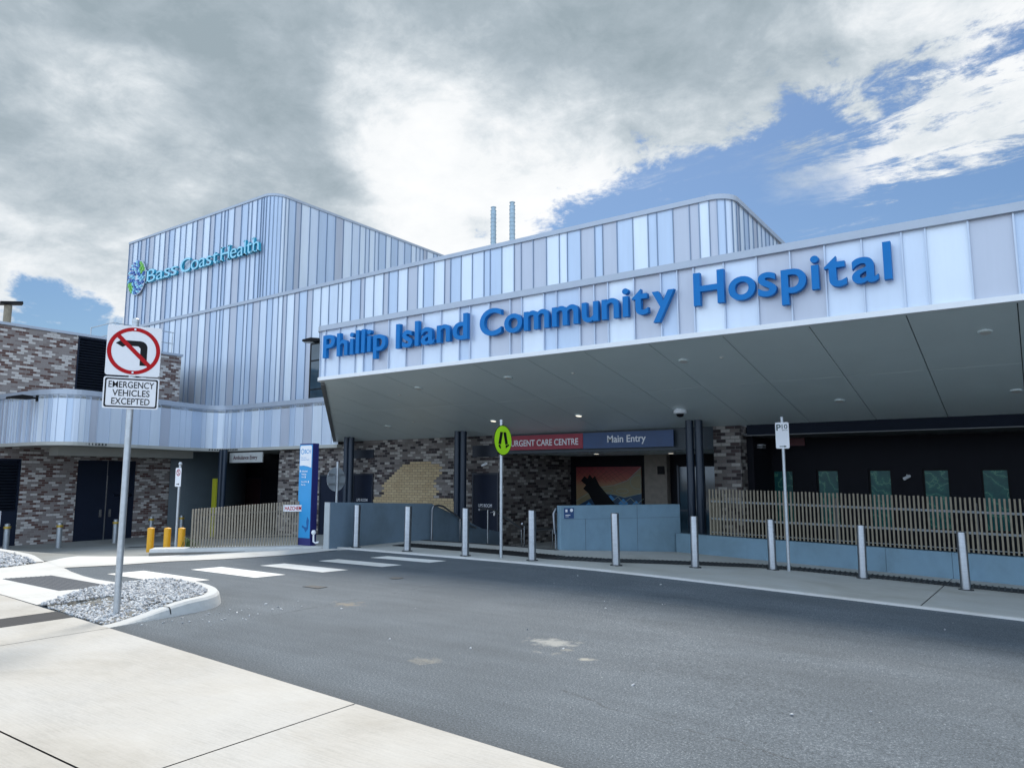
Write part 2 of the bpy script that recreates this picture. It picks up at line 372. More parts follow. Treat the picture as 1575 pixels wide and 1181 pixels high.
# ------------------------------------------------------------------ terrain
def sm(t): t = max(0, min(1, t)); return t*t*(3-2*t)
def gz(x, y):
    s = (x+y-5.2)*1.2
    a = -.034*((math.log1p(math.exp(s))/1.2) if s < 40 else s/1.2)
    a = max(a, -.5)
    t = max(0, min(1, (-13.8-x)/14)); b = -.85*t*sm((y-6.6)/3)
    return a*sm((x+14)/3)*(1 if y > -30 else 0)+b
def drape(polys, name, m, dz, step=.8, kind=None, parent=None, z=None, thick=0, fine=None):
    bm = bmesh.new()
    for poly in polys:
        bm.faces.new([bm.verts.new((x, y, 0)) for x, y in poly])
    xs = [v.co.x for v in bm.verts]; ys = [v.co.y for v in bm.verts]
    cuts = []
    n0, n1 = math.ceil(min(xs)/step), math.floor(max(xs)/step)
    cuts += [((k*step, 0, 0), (1, 0, 0)) for k in range(n0, n1+1)]
    n0, n1 = math.ceil(min(ys)/step), math.floor(max(ys)/step)
    cuts += [((0, k*step, 0), (0, 1, 0)) for k in range(n0, n1+1)]
    if fine: cuts = fine
    for co, no in cuts:
        bmesh.ops.bisect_plane(bm, geom=bm.verts[:]+bm.edges[:]+bm.faces[:], plane_co=co, plane_no=no, dist=1e-5)
    zf = z or gz
    for v in bm.verts: v.co.z = zf(v.co.x, v.co.y)+dz
    bmesh.ops.recalc_face_normals(bm, faces=bm.faces)
    up = sum(f.normal.z for f in bm.faces)
    if up < 0: bmesh.ops.reverse_faces(bm, faces=bm.faces[:])
    if thick:
        r = bmesh.ops.extrude_face_region(bm, geom=bm.faces[:])
        for v in [g for g in r['geom'] if isinstance(g, bmesh.types.BMVert)]: v.co.z += thick
        bmesh.ops.recalc_face_normals(bm, faces=bm.faces)
    me = bpy.data.meshes.new(name); bm.to_mesh(me); bm.free(); me.materials.append(m)
    o = bpy.data.objects.new(name, me); COL.objects.link(o)
    if parent: o.parent = parent
    if kind: o['kind'] = kind
    return o
# big ground sheet with a sunken court
def groundz(x, y):
    if -38.5 < x < 13.9 and 14.3 < y < 25.9: return -1.05 if x < -13.5 else -.62
    if abs(x) > 60 or y > 45 or y < -45: return -1.2 if y > 0 else -.1
    return gz(x, y)-.12
cx = [-60, -45, -38.6, -38.4, -34, -30, -28.5, -26, -22, -18, -15.5, -14, -13.6, -13.4, -12, -10, -8, -6, -4, -2, 0, 3, 6, 10, 13.8, 14, 20, 30, 60]
cy = [-45, -20, -5, 0, 3, 5, 6.6, 8, 9.6, 11, 12, 13, 14, 14.29, 14.4, 16, 20, 25.8, 26, 35, 45]
drape([[(-400, -400), (400, -400), (400, 400), (-400, 400)]], 'ground', M['soil'], 0, kind='structure', z=groundz,
      fine=[((x, 0, 0), (1, 0, 0)) for x in cx]+[((0, y, 0), (0, 1, 0)) for y in cy])
py = lambda x: 3.506-.0773*x
road = drape([[(-15.4, 5.2), (-8.0, 3.6), (16, py(16)-.3), (16, 11.7), (-12.7, 11.75), (-12.79, 10.9), (-12.82, 10.0), (-13.2, 8.83), (-13.7, 7.96), (-13.92, 7.06), (-14.29, 6.31), (-15.4, 6.3)]],
             'driveway', M['asphalt'], 0, .8, 'structure')
for poly in [[(-12.8, 6.36), (-12.72, 6.95), (-10.72, 6.93), (-10.85, 6.36)], [(-12.2, 7.5), (-12.12, 8.05), (-10.27, 8.03), (-10.36, 7.5)], [(-11.71, 8.57), (-11.63, 9.05), (-9.9, 9.07), (-10.0, 8.58)],
             [(-11.43, 9.69), (-11.36, 10.13), (-9.64, 10.15), (-9.73, 9.72)], [(-11.05, 10.69), (-10.97, 11.11), (-9.4, 11.14), (-9.48, 10.72)]]:
    drape([poly], 'crossing_stripe', M['linew'], .005, .8, parent=road)
# foot path: slabs with open joints over a dark bed
drape([[(-60, py(-60)), (-60, -9), (30, -9), (30, py(30)-.02)]], 'path_bed', M['rubber'], -.018, 2.0, 'structure')
J = .007; slabs = []
xsA = [-30, -24, -18, -14.6, -11.7, -9.74, None, -9.18, -8.21, -4.06, .1, 4.2, 8.3, 14, 30]
row_top = lambda x: py(x)
prev = None
for x in xsA:
    if x is None: prev = 'gap'; continue
    if isinstance(prev, float) or isinstance(prev, int):
        a, b = prev+J, x-J
        slabs.append([(a, 2.12+J), (b, 2.12+J), (b, row_top(b)), (a, row_top(a))])
    prev = x
for a, b in zip(xsA[:6], xsA[1:6]): slabs.append([(a+J, -2+J), (b-J, -2+J), (b-J, 2.12-J), (a+J, 2.12-J)])
for a, b in zip(xsA[7:], xsA[8:]): slabs.append([(a+J, -2+J), (b-J, -2+J), (b-J, 2.12-J), (a+J, 2.12-J)])
for k in range(-30, 30, 4): slabs.append([(k+J, -9), (k+4-J, -9), (k+4-J, -2-J), (k+J, -2-J)])
drape(slabs, 'footpath', M['path'], .004, 2.0, 'structure')
drape([[(-9.735, 2.0), (-9.185, 2.0), (-9.185, py(-9.2)), (-9.735, py(-9.7)+.02)]], 'path_patch', M['asphaltd'], .003, 2.0, 'structure')
# kerb ramp of pale concrete beside the gravel
drape([[(-11.64, 4.415), (-10.42, 4.33), (-10.75, 5.0), (-11.22, 5.72), (-11.2, 6.0), (-11.67, 5.93), (-12.3, 5.93), (-12.85, 6.0), (-13.6, 6.15), (-14.29, 6.33), (-15.0, 6.5), (-15.6, 6.62), (-15.55, 6.35), (-15.2, 5.66), (-16.9, 5.62), (-24, 5.7), (-24, 5.36)]],
      'kerb_ramp', M['ramp'], .007, .8, 'structure')
# tactile paving with raised cones
tp = thing('tactile_paving', 'dark grey tactile paving mat set in the pale kerb ramp', 'tactile paving', (-12.4, 5.35, 0))
mb = MB(); TP = [(-13.5, 5.08), (-11.45, 5.03), (-11.27, 5.68), (-13.28, 5.71)]
mb.prism(TP, .004, .013); mb.build('mat', M['tact'], tp)
mb = MB()
for i in range(34):
    for j in range(10):
        fx = (i+.5)/34; fy = (j+.5)/10
        a = Vector(TP[0]).lerp(Vector(TP[1]), fx); b = Vector(TP[3]).lerp(Vector(TP[2]), fx); c = a.lerp(b, fy)
        mb.lathe([(.017, .012), (.012, .018)], c, 6)
tag(mb.build('cone', M['tact'], tp), kind='stuff')
# forecourt, kerb edge, apron
edge = [(-13.35, 11.62), (16, 11.62)]
KE = lambda x: 11.66
drape([[(-13.3, 11.64), (16, 11.64), (16, 11.76), (-13.3, 11.76)]], 'kerb', M['ramp'], .03, .8, 'structure', thick=-.1)
fore = [[(-12.9, 11.765), (-8.62, 11.765), (-8.62, 14.3), (-12.9, 14.3)], [(-8.62, 11.765), (-1.375, 11.765), (-1.375, 16.62), (-6.9, 16.62), (-8.62, 14.3)], [(-1.36, 11.765), (16, 11.765), (16, 16.62), (-1.36, 16.62)]]
drape(fore, 'pavement', M['pave'], .03, .8, 'structure')
drape([[(-14.29, 6.31), (-13.92, 7.06), (-13.7, 7.96), (-13.2, 8.83), (-12.82, 10.0), (-12.78, 11.6), (-13.36, 11.5), (-14.3, 10.9), (-15.1, 9.8), (-16.2, 8.5), (-16.6, 7.6), (-15.6, 6.6)]], 'apron_edge', M['ramp'], .009, .8, 'structure')
drape([[(-15.65, 6.62), (-16.6, 7.6), (-16.2, 8.5), (-15.1, 9.8), (-14.3, 10.9), (-13.4, 11.5), (-13.4, 14.2), (-13.6, 14.25), (-13.6, 24), (-38, 24), (-38, 6.6), (-17.2, 6.62)]], 'apron', M['apron'], .006, .8, 'structure')
drape([[(-24.2, 8.2), (-24.0, 8.35), (-20.3, 7.55), (-20.4, 7.4)]], 'apron_line', M['mustard'], .011, .8, 'structure')
drape([[(-24.0, 12.6), (-22.0, 13.5), (-21.6, 12.9), (-23.4, 12.1)]], 'apron_patch', M['rubber'], .011, .8, 'structure')
# sunken entry court and steps
mb = MB()
mb.box(-13.5, 15.55, -.62, 14, 26, -.5); mb.build('court_floor', M['pave']).__setitem__('kind', 'structure')
mb = MB()
for k in range(3): mb.box(-12.7, 14.305+.38*k, -.6, -8.75, 14.305+.38*(k+1), -.02-.155*(k+.6))
mb.build('entry_steps', M['pave']).__setitem__('kind', 'structure')
drape([[(-12.9, 14.12), (-8.75, 14.12), (-8.75, 14.28), (-12.9, 14.28)]], 'step_nosing', M['rubber'], .036, .8, 'structure')
# drain grate following the bollards
dp = [(-12.3, 12.95), (-11.6, 12.98), (-9.5, 12.9), (-7.9, 12.75), (-7.0, 13.05), (-5.6, 14.3), (-4.6, 15.1), (-3.9, 15.32), (-2.7, 15.38), (-1.05, 15.36), (2, 15.4), (9, 15.5)]
dr = thing('drain_grate', 'long dark slotted drain grate running behind the steel bollards', 'drain grate', (-6, 14, -.1))
def ribbon(path, w0, w1, zf, mb, mi=0, step=.3):
    L = []
    for a, b in zip(path, path[1:]):
        n = max(1, int(math.dist(a, b)/step))
        L += [(a[0]+(b[0]-a[0])*k/n, a[1]+(b[1]-a[1])*k/n) for k in range(n)]
    L.append(path[-1]); out = []
    for i, p in enumerate(L):
        q, r = L[max(0, i-1)], L[min(len(L)-1, i+1)]; d = Vector((r[0]-q[0], r[1]-q[1])).normalized(); nrm = Vector((-d.y, d.x))
        a = Vector(p)+nrm*w0; b = Vector(p)+nrm*w1; out.append((a, b))
    for (a, b), (c, d) in zip(out, out[1:]):
        mb.quad((a.x, a.y, zf(a.x, a.y)), (b.x, b.y, zf(b.x, b.y)), (d.x, d.y, zf(d.x, d.y)), (c.x, c.y, zf(c.x, c.y)), mi)
    return L
mb = MB(); L = ribbon(dp, -.36, .36, lambda x, y: gz(x, y)+.036, mb); mb.build('channel', M['rubber'], dr)
mb = MB(); L2 = []
for a, b in zip(dp, dp[1:]):
    n = int(math.dist(a, b)/.09)
    for k in range(n):
        x, y = a[0]+(b[0]-a[0])*k/n, a[1]+(b[1]-a[1])*k/n; d = Vector((b[0]-a[0], b[1]-a[1])).normalized(); nr = Vector((-d.y, d.x))
        mb.obox((x, y, gz(x, y)+.040), (d.x*.014, d.y*.014, 0), (nr.x*.335, nr.y*.335, 0), (0, 0, .004))
mb.build('bars', M['grate'], dr)
# small covers in the asphalt
for i, (x, y, w, lab) in enumerate([(-8.78, 7.4, .17, 'dark rectangular service cover sunk in the asphalt near the crossing'), (-8.47, 8.79, .11, 'small round valve cover in the asphalt beyond the service cover')]):
    t = thing('service_cover', lab, 'service cover', (x, y, 0))
    mb = MB()
    if i == 0: mb.box(x-w, y-.09, .001, x+w, y+.09, .006)
    else: mb.lathe([(w, .001), (w, .006)], (x, y), 20)
    mb.build('frame', M['grate'], t)
    mb = MB()
    if i == 0: mb.box(x-w+.02, y-.07, .004, x+w-.02, y+.07, .007)
    else: mb.lathe([(w-.02, .003), (w-.02, .007)], (x, y), 20)
    mb.build('lid', M['lid'], t)
# gravel island with its kerb
kp = [(-8.23, 4.15), (-8.25, 4.6), (-8.28, 5.0), (-8.35, 5.36), (-8.53, 5.66), (-8.9, 5.92), (-9.45, 6.1), (-10.1, 6.19), (-10.7, 6.13), (-11.24, 5.95)]
def cr(pts, n=6):
    o = []
    P = [Vector(p) for p in pts]; P = [P[0]*2-P[1]]+P+[P[-1]*2-P[-2]]
    for i in range(1, len(P)-2):
        for k in range(n):
            t = k/n; a, b, c, d = P[i-1], P[i], P[i+1], P[i+2]
            o.append(.5*((2*b)+(c-a)*t+(2*a-5*b+4*c-d)*t*t+(3*b-a-3*c+d)*t**3))
    o.append(P[-2]); return o
kc = cr(kp); tot = sum((b-a).length for a, b in zip(kc, kc[1:])); acc = 0; rings = []; inner = []
isl = thing('kerb_island', 'pale concrete kerb curving round the gravel bed in front of the driveway', 'kerb', (-9.2, 5.4, 0))
def kh(s): return .004+.145*sm(s/1.1)*sm((tot-s)/.9+.05)
for i, p in enumerate(kc):
    if i: acc += (p-kc[i-1]).length
    q, r = kc[max(0, i-1)], kc[min(len(kc)-1, i+1)]; d = (r-q).normalized(); n = Vector((-d.y, d.x)); h = kh(acc)
    prof = [(0, -.02), (.012, h*.3), (.03, h*.8), (.055, h), (.18, h), (.185, -.02)]
    rings.append([(p.x+n.x*a, p.y+n.y*a, z) for a, z in prof]); inner.append(((p.x+n.x*.18, p.y+n.y*.18), h))
mb = MB()
for a, b in zip(rings, rings[1:]):
    for k in range(len(a)-1): mb.quad(a[k], b[k], b[k+1], a[k+1])
mb.build('kerb_stone', M['kerb'], isl, smooth=50)
mb = MB()
for fr in (.19,):
    i = int(len(kc)*fr); a = rings[i]; b = rings[i+1]; d = (Vector(b[0])-Vector(a[0])).normalized()*.008
    for k in range(1, 4): 
        up = Vector((0, 0, .0025)); o = (Vector(a[k])-Vector(a[4])).normalized()*.003
        A, B = Vector(a[k])+up+o, Vector(a[k+1])+up+o
        mb.quad(A-d, A+d, B+d, B-d)
mb.build('joint', M['rubber'], isl)
def ih(x, y): # gravel height follows the kerb
    best = min(inner, key=lambda e: (e[0][0]-x)**2+(e[0][1]-y)**2)
    w = sm((x+11.35)/1.0)*sm((y-4.25+.2)/1.0) if True else 1
    return best[1]*w
gp = [(-10.35, 4.34), (-8.42, 4.19)]+[e[0] for e in inner]+[(-11.23, 5.74), (-10.9, 5.2), (-10.6, 4.75)]
def inpoly(x, y, P):
    c = False
    for i in range(len(P)):
        (x1, y1), (x2, y2) = P[i], P[i-1]
        if (y1 > y) != (y2 > y) and x < (x2-x1)*(y-y1)/(y2-y1)+x1: c = not c
    return c
drape([gp], 'gravel_bed', M['soil'], -.012, .3, 'structure', z=lambda x, y: ih(x, y)+.018)
ico = bmesh.new(); bmesh.ops.create_icosphere(ico, subdivisions=1, radius=1)
IV = [v.co.copy() for v in ico.verts]; IF = [[v.index for v in f.verts] for f in ico.faces]; ico.free()
def stone(mb, x, y, z, r):
    rot = Matrix.Rotation(random.uniform(0, 6.3), 3, Vector((random.uniform(-1, 1), random.uniform(-1, 1), random.uniform(.1, 1))).normalized())
    sc = Vector((r*random.uniform(.8, 1.5), r*random.uniform(.7, 1.1), r*random.uniform(.5, .8)))
    vs = []
    for v in IV:
        k = random.uniform(.8, 1.42); w = rot @ Vector((v.x*sc.x*k, v.y*sc.y*k, v.z*sc.z*k)); vs.append((x+w.x, y+w.y, z+w.z*.8))
    mb.add(vs, IF)
mb = MB(); cnt = 0
while cnt < 5200:
    x, y = random.uniform(-11.3, -8.2), random.uniform(4.15, 6.5)
    if not inpoly(x, y, gp): continue
    stone(mb, x, y, ih(x, y)+random.uniform(.0, .018), random.uniform(.009, .022)); cnt += 1
tag(mb.build('gravel', M['stone'], fix=False), kind='stuff')
# second gravel bed at the left edge
g2 = [(-15.45, 6.36), (-15.2, 5.72), (-16.9, 5.66), (-22, 5.72), (-22, 6.75), (-17.4, 6.55)]
k2 = [(-15.5, 6.42), (-16.4, 6.52), (-17.4, 6.62), (-22, 6.85)]
mb = MB(); ribbon(k2, -.09, .09, lambda x, y: gz(x, y)+.09*sm((-15.3-x)/1.0)+.012, mb)
ribbon(k2, -.09, -.088, lambda x, y: gz(x, y)+.09*sm((-15.3-x)/1.0)+.012, mb)
ek = mb.build('edging_kerb', M['ramp']); tag(ek, 'white concrete edging along the far gravel bed at the picture edge', 'kerb')
drape([g2], 'gravel_bed', M['soil'], .01, .5, 'structure', z=lambda x, y: gz(x, y)+.05*sm((-15.2-x)/1.0))
mb = MB(); cnt = 0
while cnt < 2600:
    x, y = random.uniform(-21, -15.1), random.uniform(5.6, 6.8)
    if not inpoly(x, y, g2): continue
    stone(mb, x, y, gz(x, y)+.05*sm((-15.2-x)/1.0)+random.uniform(.012, .035), random.uniform(.018, .036)); cnt += 1
tag(mb.build('gravel', M['stone'], fix=False), kind='stuff')
# loose chips on the asphalt
mb = MB()
for k in range(26): stone(mb, random.gauss(-7.75, .25), random.gauss(5.45, .35), .006, random.uniform(.006, .016))
for k in range(26): stone(mb, random.uniform(-7.5, 1.5), random.uniform(4.8, 10.8), gz(-4, 8)+.008, random.uniform(.006, .014))
for k in range(12): x, y = random.uniform(-8.1, -8.0), random.uniform(4.4, 5.4); stone(mb, x, y, .006, random.uniform(.006, .014))
tag(mb.build('loose_chips', M['stone'], fix=False), kind='stuff')
# left kerb under the slatted fence
fk = thing('kerb_plinth', 'raised concrete kerb under the slatted fence and yellow posts', 'kerb', (-15, 10, 0))
F0, F1 = Vector((-15.95, 8.8)), Vector((-13.38, 11.52)); fd = (F1-F0).normalized(); fn_ = Vector((-fd.y, fd.x))
mb = MB(); a, b = F0, F1; w = fn_*.42
mb.prism([tuple(a), tuple(b), tuple(b+w), tuple(a+w)], lambda x, y: gz(x, y)-.1, .05); mb.build('kerb_stone', M['kerb'], fk, bevel=.015)
mb = MB(); w2 = -fn_*.02
mb.prism([tuple(a+fd*.0+w2), tuple(a+fd*2.0+w2*.4), tuple(a+fd*2.0+fn_*.01), tuple(a+fn_*.01)], lambda x, y: gz(x, y)-.1, -.03); mb.build('footing', M['soil'], fk)

# ------------------------------------------------------------------ cladding
def path_len(P): return sum(math.dist(a, b) for a, b in zip(P, P[1:]))
def at_s(P, s):
    for a, b in zip(P, P[1:]):
        l = math.dist(a, b)
        if s <= l+1e-9: t = s/l; return (a[0]+(b[0]-a[0])*t, a[1]+(b[1]-a[1])*t), Vector(((b[0]-a[0])/l, (b[1]-a[1])/l))
        s -= l
    a, b = P[-2], P[-1]; l = math.dist(a, b); return b, Vector(((b[0]-a[0])/l, (b[1]-a[1])/l))
WD = [.26, .38, .5, .5, .55, .3, .5]
def rnd_seams(L, rng, s0=0, narrow=1):
    s = [s0]
    while s[-1] < L-.3: s.append(s[-1]+rng.choice(WD)*narrow)
    s[-1] = L
    return s
def rnd_cols(n, rng):
    o = []; 
    for i in range(n):
        c = rng.choice('WWLLLBBGG'); 
        if o and c == o[-1] and rng.random() < .75: c = rng.choice([k for k in 'WLBG' if k != c])
        o.append(c)
    return o
def clad(P, z0, z1, seams, cols, out=1, ribd=.03, ribw=.011, dark=False):
    """vertical standing seam sheets along plan path P; out=+1 puts the ribs on the right of travel"""
    A = MB(); Bm = MB(); ci = 'WLBG'
    acc = 0; brk = []
    for a, b in zip(P, P[1:]): acc += math.dist(a, b); brk.append(acc)
    for i, (s0, s1) in enumerate(zip(seams, seams[1:])):
        ss = [s0]+[b for b in brk if s0+.005 < b < s1-.005]+[s1]
        for u0, u1 in zip(ss, ss[1:]):
            p, _ = at_s(P, u0); q, _ = at_s(P, u1)
            A.quad((p[0], p[1], z0), (q[0], q[1], z0), (q[0], q[1], z1), (p[0], p[1], z1), ci.index(cols[i % len(cols)]))
    for s in seams[:-1]:
        p, d = at_s(P, s+1e-4); n = Vector((d.y, -d.x))*out
        A.obox((p[0]+n.x*ribd/2, p[1]+n.y*ribd/2, (z0+z1)/2), (d.x*ribw, d.y*ribw, 0), (n.x*ribd/2, n.y*ribd/2, 0), (0, 0, (z1-z0)/2-.002), 5 if dark else 4)
    return A
def band_along(P, z0, z1, o0, o1, out=1):
    """solid trim strip following plan path P between offsets o0 (in) and o1 (out)"""
    mb = MB(); V = [Vector(p) for p in P]; ring = []
    for i, p in enumerate(V):
        d1 = (p-V[i-1]).normalized() if i else (V[1]-p).normalized(); d2 = (V[i+1]-p).normalized() if i < len(V)-1 else d1
        n1 = Vector((d1.y, -d1.x)); n2 = Vector((d2.y, -d2.x)); n = (n1+n2).normalized(); k = 1/max(.3, n.dot(n1)); n = n*k*out
        a, b = p+n*o0, p+n*o1
        ring.append([(a.x, a.y, z0), (b.x, b.y, z0), (b.x, b.y, z1), (a.x, a.y, z1)])
    for r, q in zip(ring, ring[1:]):
        for k in range(4): mb.quad(r[k], q[k], q[(k+1) % 4], r[(k+1) % 4])
    mb.quad(*ring[0]); mb.quad(*ring[-1][::-1]); return mb
def arc(cx_, cy_, r, a0, a1, n=8): return [(cx_+r*math.cos(R(a0+(a1-a0)*k/n)), cy_+r*math.sin(R(a0+(a1-a0)*k/n))) for k in range(n+1)]
CL = [M['W'], M['L'], M['B'], M['G'], M['rib'], M['ribd']]

# ------------------------------------------------------------------ main hospital building
YT = 19.0; HB = thing('hospital_building', 'main hospital block clad in blue and grey metal panels above dark brick walls', 'building', (-20, 19, -.5))
rng = random.Random(21)
# lower clad storey, front plane YT, from behind the brick block to its rounded right end
PX = [-22.75, -22.27, -21.74, -21.5, -21.02, -20.48, -20.25, -19.76, -19.25, -18.98, -18.51, -18.02, -17.53, -17.25, -16.76, -16.26, -15.99, -15.52, -15.03, -14.53, -14.27, -13.79, -13.29, -13.01, -12.54, -12.04, -11.56, -11.27, -10.79, -10.3, -10.03, -9.55, -9.03, -8.55, -8.27, -7.78, -7.29, -7.01, -6.72]
PC = 'WLWWBGWWGBWGWBWGBWLBBWGGGWWBGBGBWBBGGWG'
LX = -38.2; RX = -6.15
P1 = [(LX, YT), (-6.7, YT)]+arc(-6.7, YT+.55, .55, -90, 0, 8)[1:]+[(-6.15, 26.5)]
sl = [0]; x = LX
while x < -23.2: x += rng.choice(WD); sl.append(x-LX)
sl[-1] = -22.75-LX-.5
seams = sl+[p-LX for p in PX]; L1 = path_len(P1); k = seams[-1]
while k < L1-.5: k += .42 if k > -6.7-LX+.9 else .22; seams.append(min(k, L1))
seams[-1] = L1
lowcols = rnd_cols(len(sl), rng)
cols = lowcols+list(PC)+['B', 'L', 'W', 'G', 'W', 'B', 'W', 'G', 'W', 'L']*6
A = clad(P1, 4.0, 9.2, seams, cols, dark=True)
A.build('lower_cladding', CL, HB, fix=False)
band_along(P1, 9.2, 9.34, -.25, .07).build('parapet_capping', M['trim'], HB, smooth=30)
# tower
P2 = [(LX, YT+9), (LX, YT), (-26.7, YT)]+arc(-26.7, YT+.65, .65, -90, 0, 8)[1:]+[(-26.05, 31.0)]
s0 = [0, 3, 6, 9]; sq = [9+s for s in sl if s < 11.3-.35]; t = sq[-1]
n_front = len(sq); sq2 = []
while t < path_len(P2)-.3: t += (.17 if 9+11.3 < t+.1 < 9+11.3+1.35 else rng.choice(WD)); sq2.append(t)
sq2[-1] = path_len(P2)
cols2 = ['L']*3+lowcols[:n_front-1]+list('LBBBBBBBW')+rnd_cols(len(sq2)+2, rng)
tt = 9+11.3
A = clad(P2, 9.34, 13.89, s0[:-1]+sq+sq2, cols2, 1, .04, .013, True)
A.build('tower_cladding', CL, HB, fix=False)
band_along(P2, 13.89, 14.0, -.25, .05).build('tower_capping', M['trim'], HB, smooth=30)
mb = MB(); mb.prism([(LX, YT+.03), (-27.0, YT+.03), (-26.4, YT+.4), (-26.1, YT+1.0), (-26.1, 31), (LX, 31)], 13.5, 13.8); mb.box(LX+.05, 31, -.5, -26.1, 31.2, 13.8); mb.build('tower_roof', M['roof'], HB)
mb = MB(); mb.box(LX, YT+.25, 8.7, RX-.1, 33, 8.9); mb.box(LX, 32.8, -.5, RX, 33, 8.7); mb.box(LX-.02, 26, -.5, LX+.1, 33, 9); mb.build('lower_roof', M['roof'], HB)
# upstairs window behind the canopy corner
w = MB(); w.box(-23.26, YT-.05, 4.55, -22.0, YT+.02, 6.95); wo = w.build('window', M['black'], HB)
w = MB(); w.box(-23.16, YT-.058, 4.62, -22.05, YT-.052, 5.05); w.box(-23.16, YT-.058, 5.1, -22.05, YT-.052, 6.2); w.box(-23.16, YT-.058, 6.26, -22.05, YT-.052, 6.88); w.build('pane', M['glass'], wo)
# ground floor brick
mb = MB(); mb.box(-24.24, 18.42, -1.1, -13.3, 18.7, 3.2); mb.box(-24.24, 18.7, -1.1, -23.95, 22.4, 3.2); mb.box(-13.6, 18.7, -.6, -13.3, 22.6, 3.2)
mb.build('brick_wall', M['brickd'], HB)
mb = MB(); mb.box(-6.62, 18.42, -.6, -5.92, 18.9, 2.92); mb.build('brick_pier', M['brickd'], HB)
# cream bricks laid as a shape in the dark wall
YP = [(-17.2, 2.16), (-16.69, 2.16), (-15.84, 2.04), (-15.84, 1.66), (-16.15, 1.41), (-15.84, 1.2), (-16.15, .95), (-15.12, .9), (-15.05, -.2), (-15.86, .2), (-16.47, .55), (-18.97, .5), (-18.97, .8), (-18.5, 1.08), (-18.44, 1.37), (-18.11, 1.66), (-17.85, 1.87)]
mb = MB()
for r in range(-4, 27):
    for c in range(-2, 60):
        sh = .5*(r % 2); u0 = (math.floor(-19.2/.24)+c-sh); 
        uw = (u0*.24); x0 = uw-18.42; x0 = (math.floor((-19.4+18.42)/.24)+c-sh)*.24-18.42
        if x0 > -14.6: continue
        xc, zc = x0+.12, (r+.5)*.086
        if inpoly(xc, zc, YP): mb.box(x0+.002, 18.414, r*.086, x0+.238, 18.42, (r+1)*.086)
mb.build('cream_brick_patch', M['creambrick'], HB)
def door(x0, x1, z0, z1, y, parent, glyph=None, handle=None, m=None, gz_=None, over=None):
    d = MB(); d.box(x0-.06, y-.03, z0, x0, y+.02, z1+.06); d.box(x1, y-.03, z0, x1+.06, y+.02, z1+.06); d.box(x0-.0, y-.03, z1, x1+.0, y+.02, z1+.06)
    f = MB(); f.box(x0, y-.015, z0, x1, y+.01, z1); do = f.build('door', m or M['door'], parent)
    d.build('frame', M['louvre'], do)
    if glyph: 
        tm = MB(); text_on(tm, glyph[0], glyph[1], glyph[2], glyph[3], glyph[4], y-.018, .002); tm.build('lettering', M['signw'], do)
    if handle: 
        h = MB(); h.box(handle-.03, y-.03, z0+.95, handle+.03, y-.015, z0+1.15); h.tube([(handle, y-.03, z0+1.05), (handle, y-.08, z0+1.05), (handle-.12, y-.08, z0+1.05)], .011, 8); h.build('handle', M['steel'], do)
    if over: 
        o = MB(); o.box(over[0], y-.02, over[2], over[1], y+.01, over[3]); o.build('louvre', M['louvre'], parent)
    return do
door(-14.44, -13.52, -.5, 1.7, 18.41, HB, ('UPS ROOM', -14.25, -13.72, .70, .80), -13.62, over=(-14.5, -13.5, 2.26, 2.62))
door(-19.9, -19.0, -.5, 1.7, 18.41, HB, ('UPS ROOM', -19.75, -19.2, .78, .88), -19.12, over=(-19.95, -18.95, 2.3, 2.6))
door(-21.7, -20.4, -.5, 1.66, 18.41, HB)
# ambulance entry recess
mb = MB(); mb.box(-38, 22.4, -1.1, -23.9, 22.6, 3.2); mb.build('recess_wall', M['interior'], HB)
door(-32.3, -30.75, -.85, 1.56, 22.38, HB, None, -31.5, paint('door_maroon', (.035, .014, .018), .4))
cw = cr([(-30.35, 17.45), (-30.1, 18.2), (-30.05, 19.2), (-30.3, 20.3), (-31.0, 21.4), (-32.0, 22.4)], 6)
mb = MB()
for a, b in zip(cw, cw[1:]): mb.quad((a.x, a.y, -1), (b.x, b.y, -1), (b.x, b.y, 2.8), (a.x, a.y, 2.8))
mb.build('curved_wall', M['curved'], HB, smooth=60)
# main entry recess
mb = MB(); mb.box(-13.3, 22.5, -.6, 14, 22.7, 3.0); mb.build('lobby_wall', M['interior'], HB)
mb = MB(); mb.box(-13.295, 18.72, 2.36, -6.62, 22.5, 2.44); mb.build('lobby_ceiling', M['soffit'], HB)
mb = MB(); mb.box(-13.295, 18.45, 2.34, -6.625, 18.7, 3.0); mb.build('bulkhead', paint('bulkhead_dark', (.03, .045, .06), .5), HB)
mb = MB(); mb.box(-10.33, 22.2, -.5, -9.55, 22.49, 2.36); mb.build('lobby_pier', M['timber'], HB)
mb = MB(); mb.box(-9.86, 22.17, 1.72, -9.62, 22.195, 1.98); mb.build('alarm_panel', M['black'], HB)
mb = MB(); mb.box(-9.3, 22.46, -.5, -6.7, 22.495, 1.96); dd = mb.build('entry_doors', M['glass'], HB)
mb = MB()
for x in (-9.3, -8.45, -7.6, -6.76): mb.box(x, 22.42, -.5, x+.06, 22.455, 2.0)
mb.box(-9.3, 22.425, .55, -6.7, 22.45, .6); mb.build('frame', M['navy'], dd)
for x, y in [(-10.95, 20.09), (-8.84, 20.9)]:
    mb = MB(); mb.lathe([(.10, 2.335), (.10, 2.36)], (x, y), 16); o = mb.build('downlight', M['white'], HB)
    mb = MB(); mb.lathe([(.075, 2.330), (.075, 2.334)], (x, y), 16); mb.build('lens', M['lamp'], o)
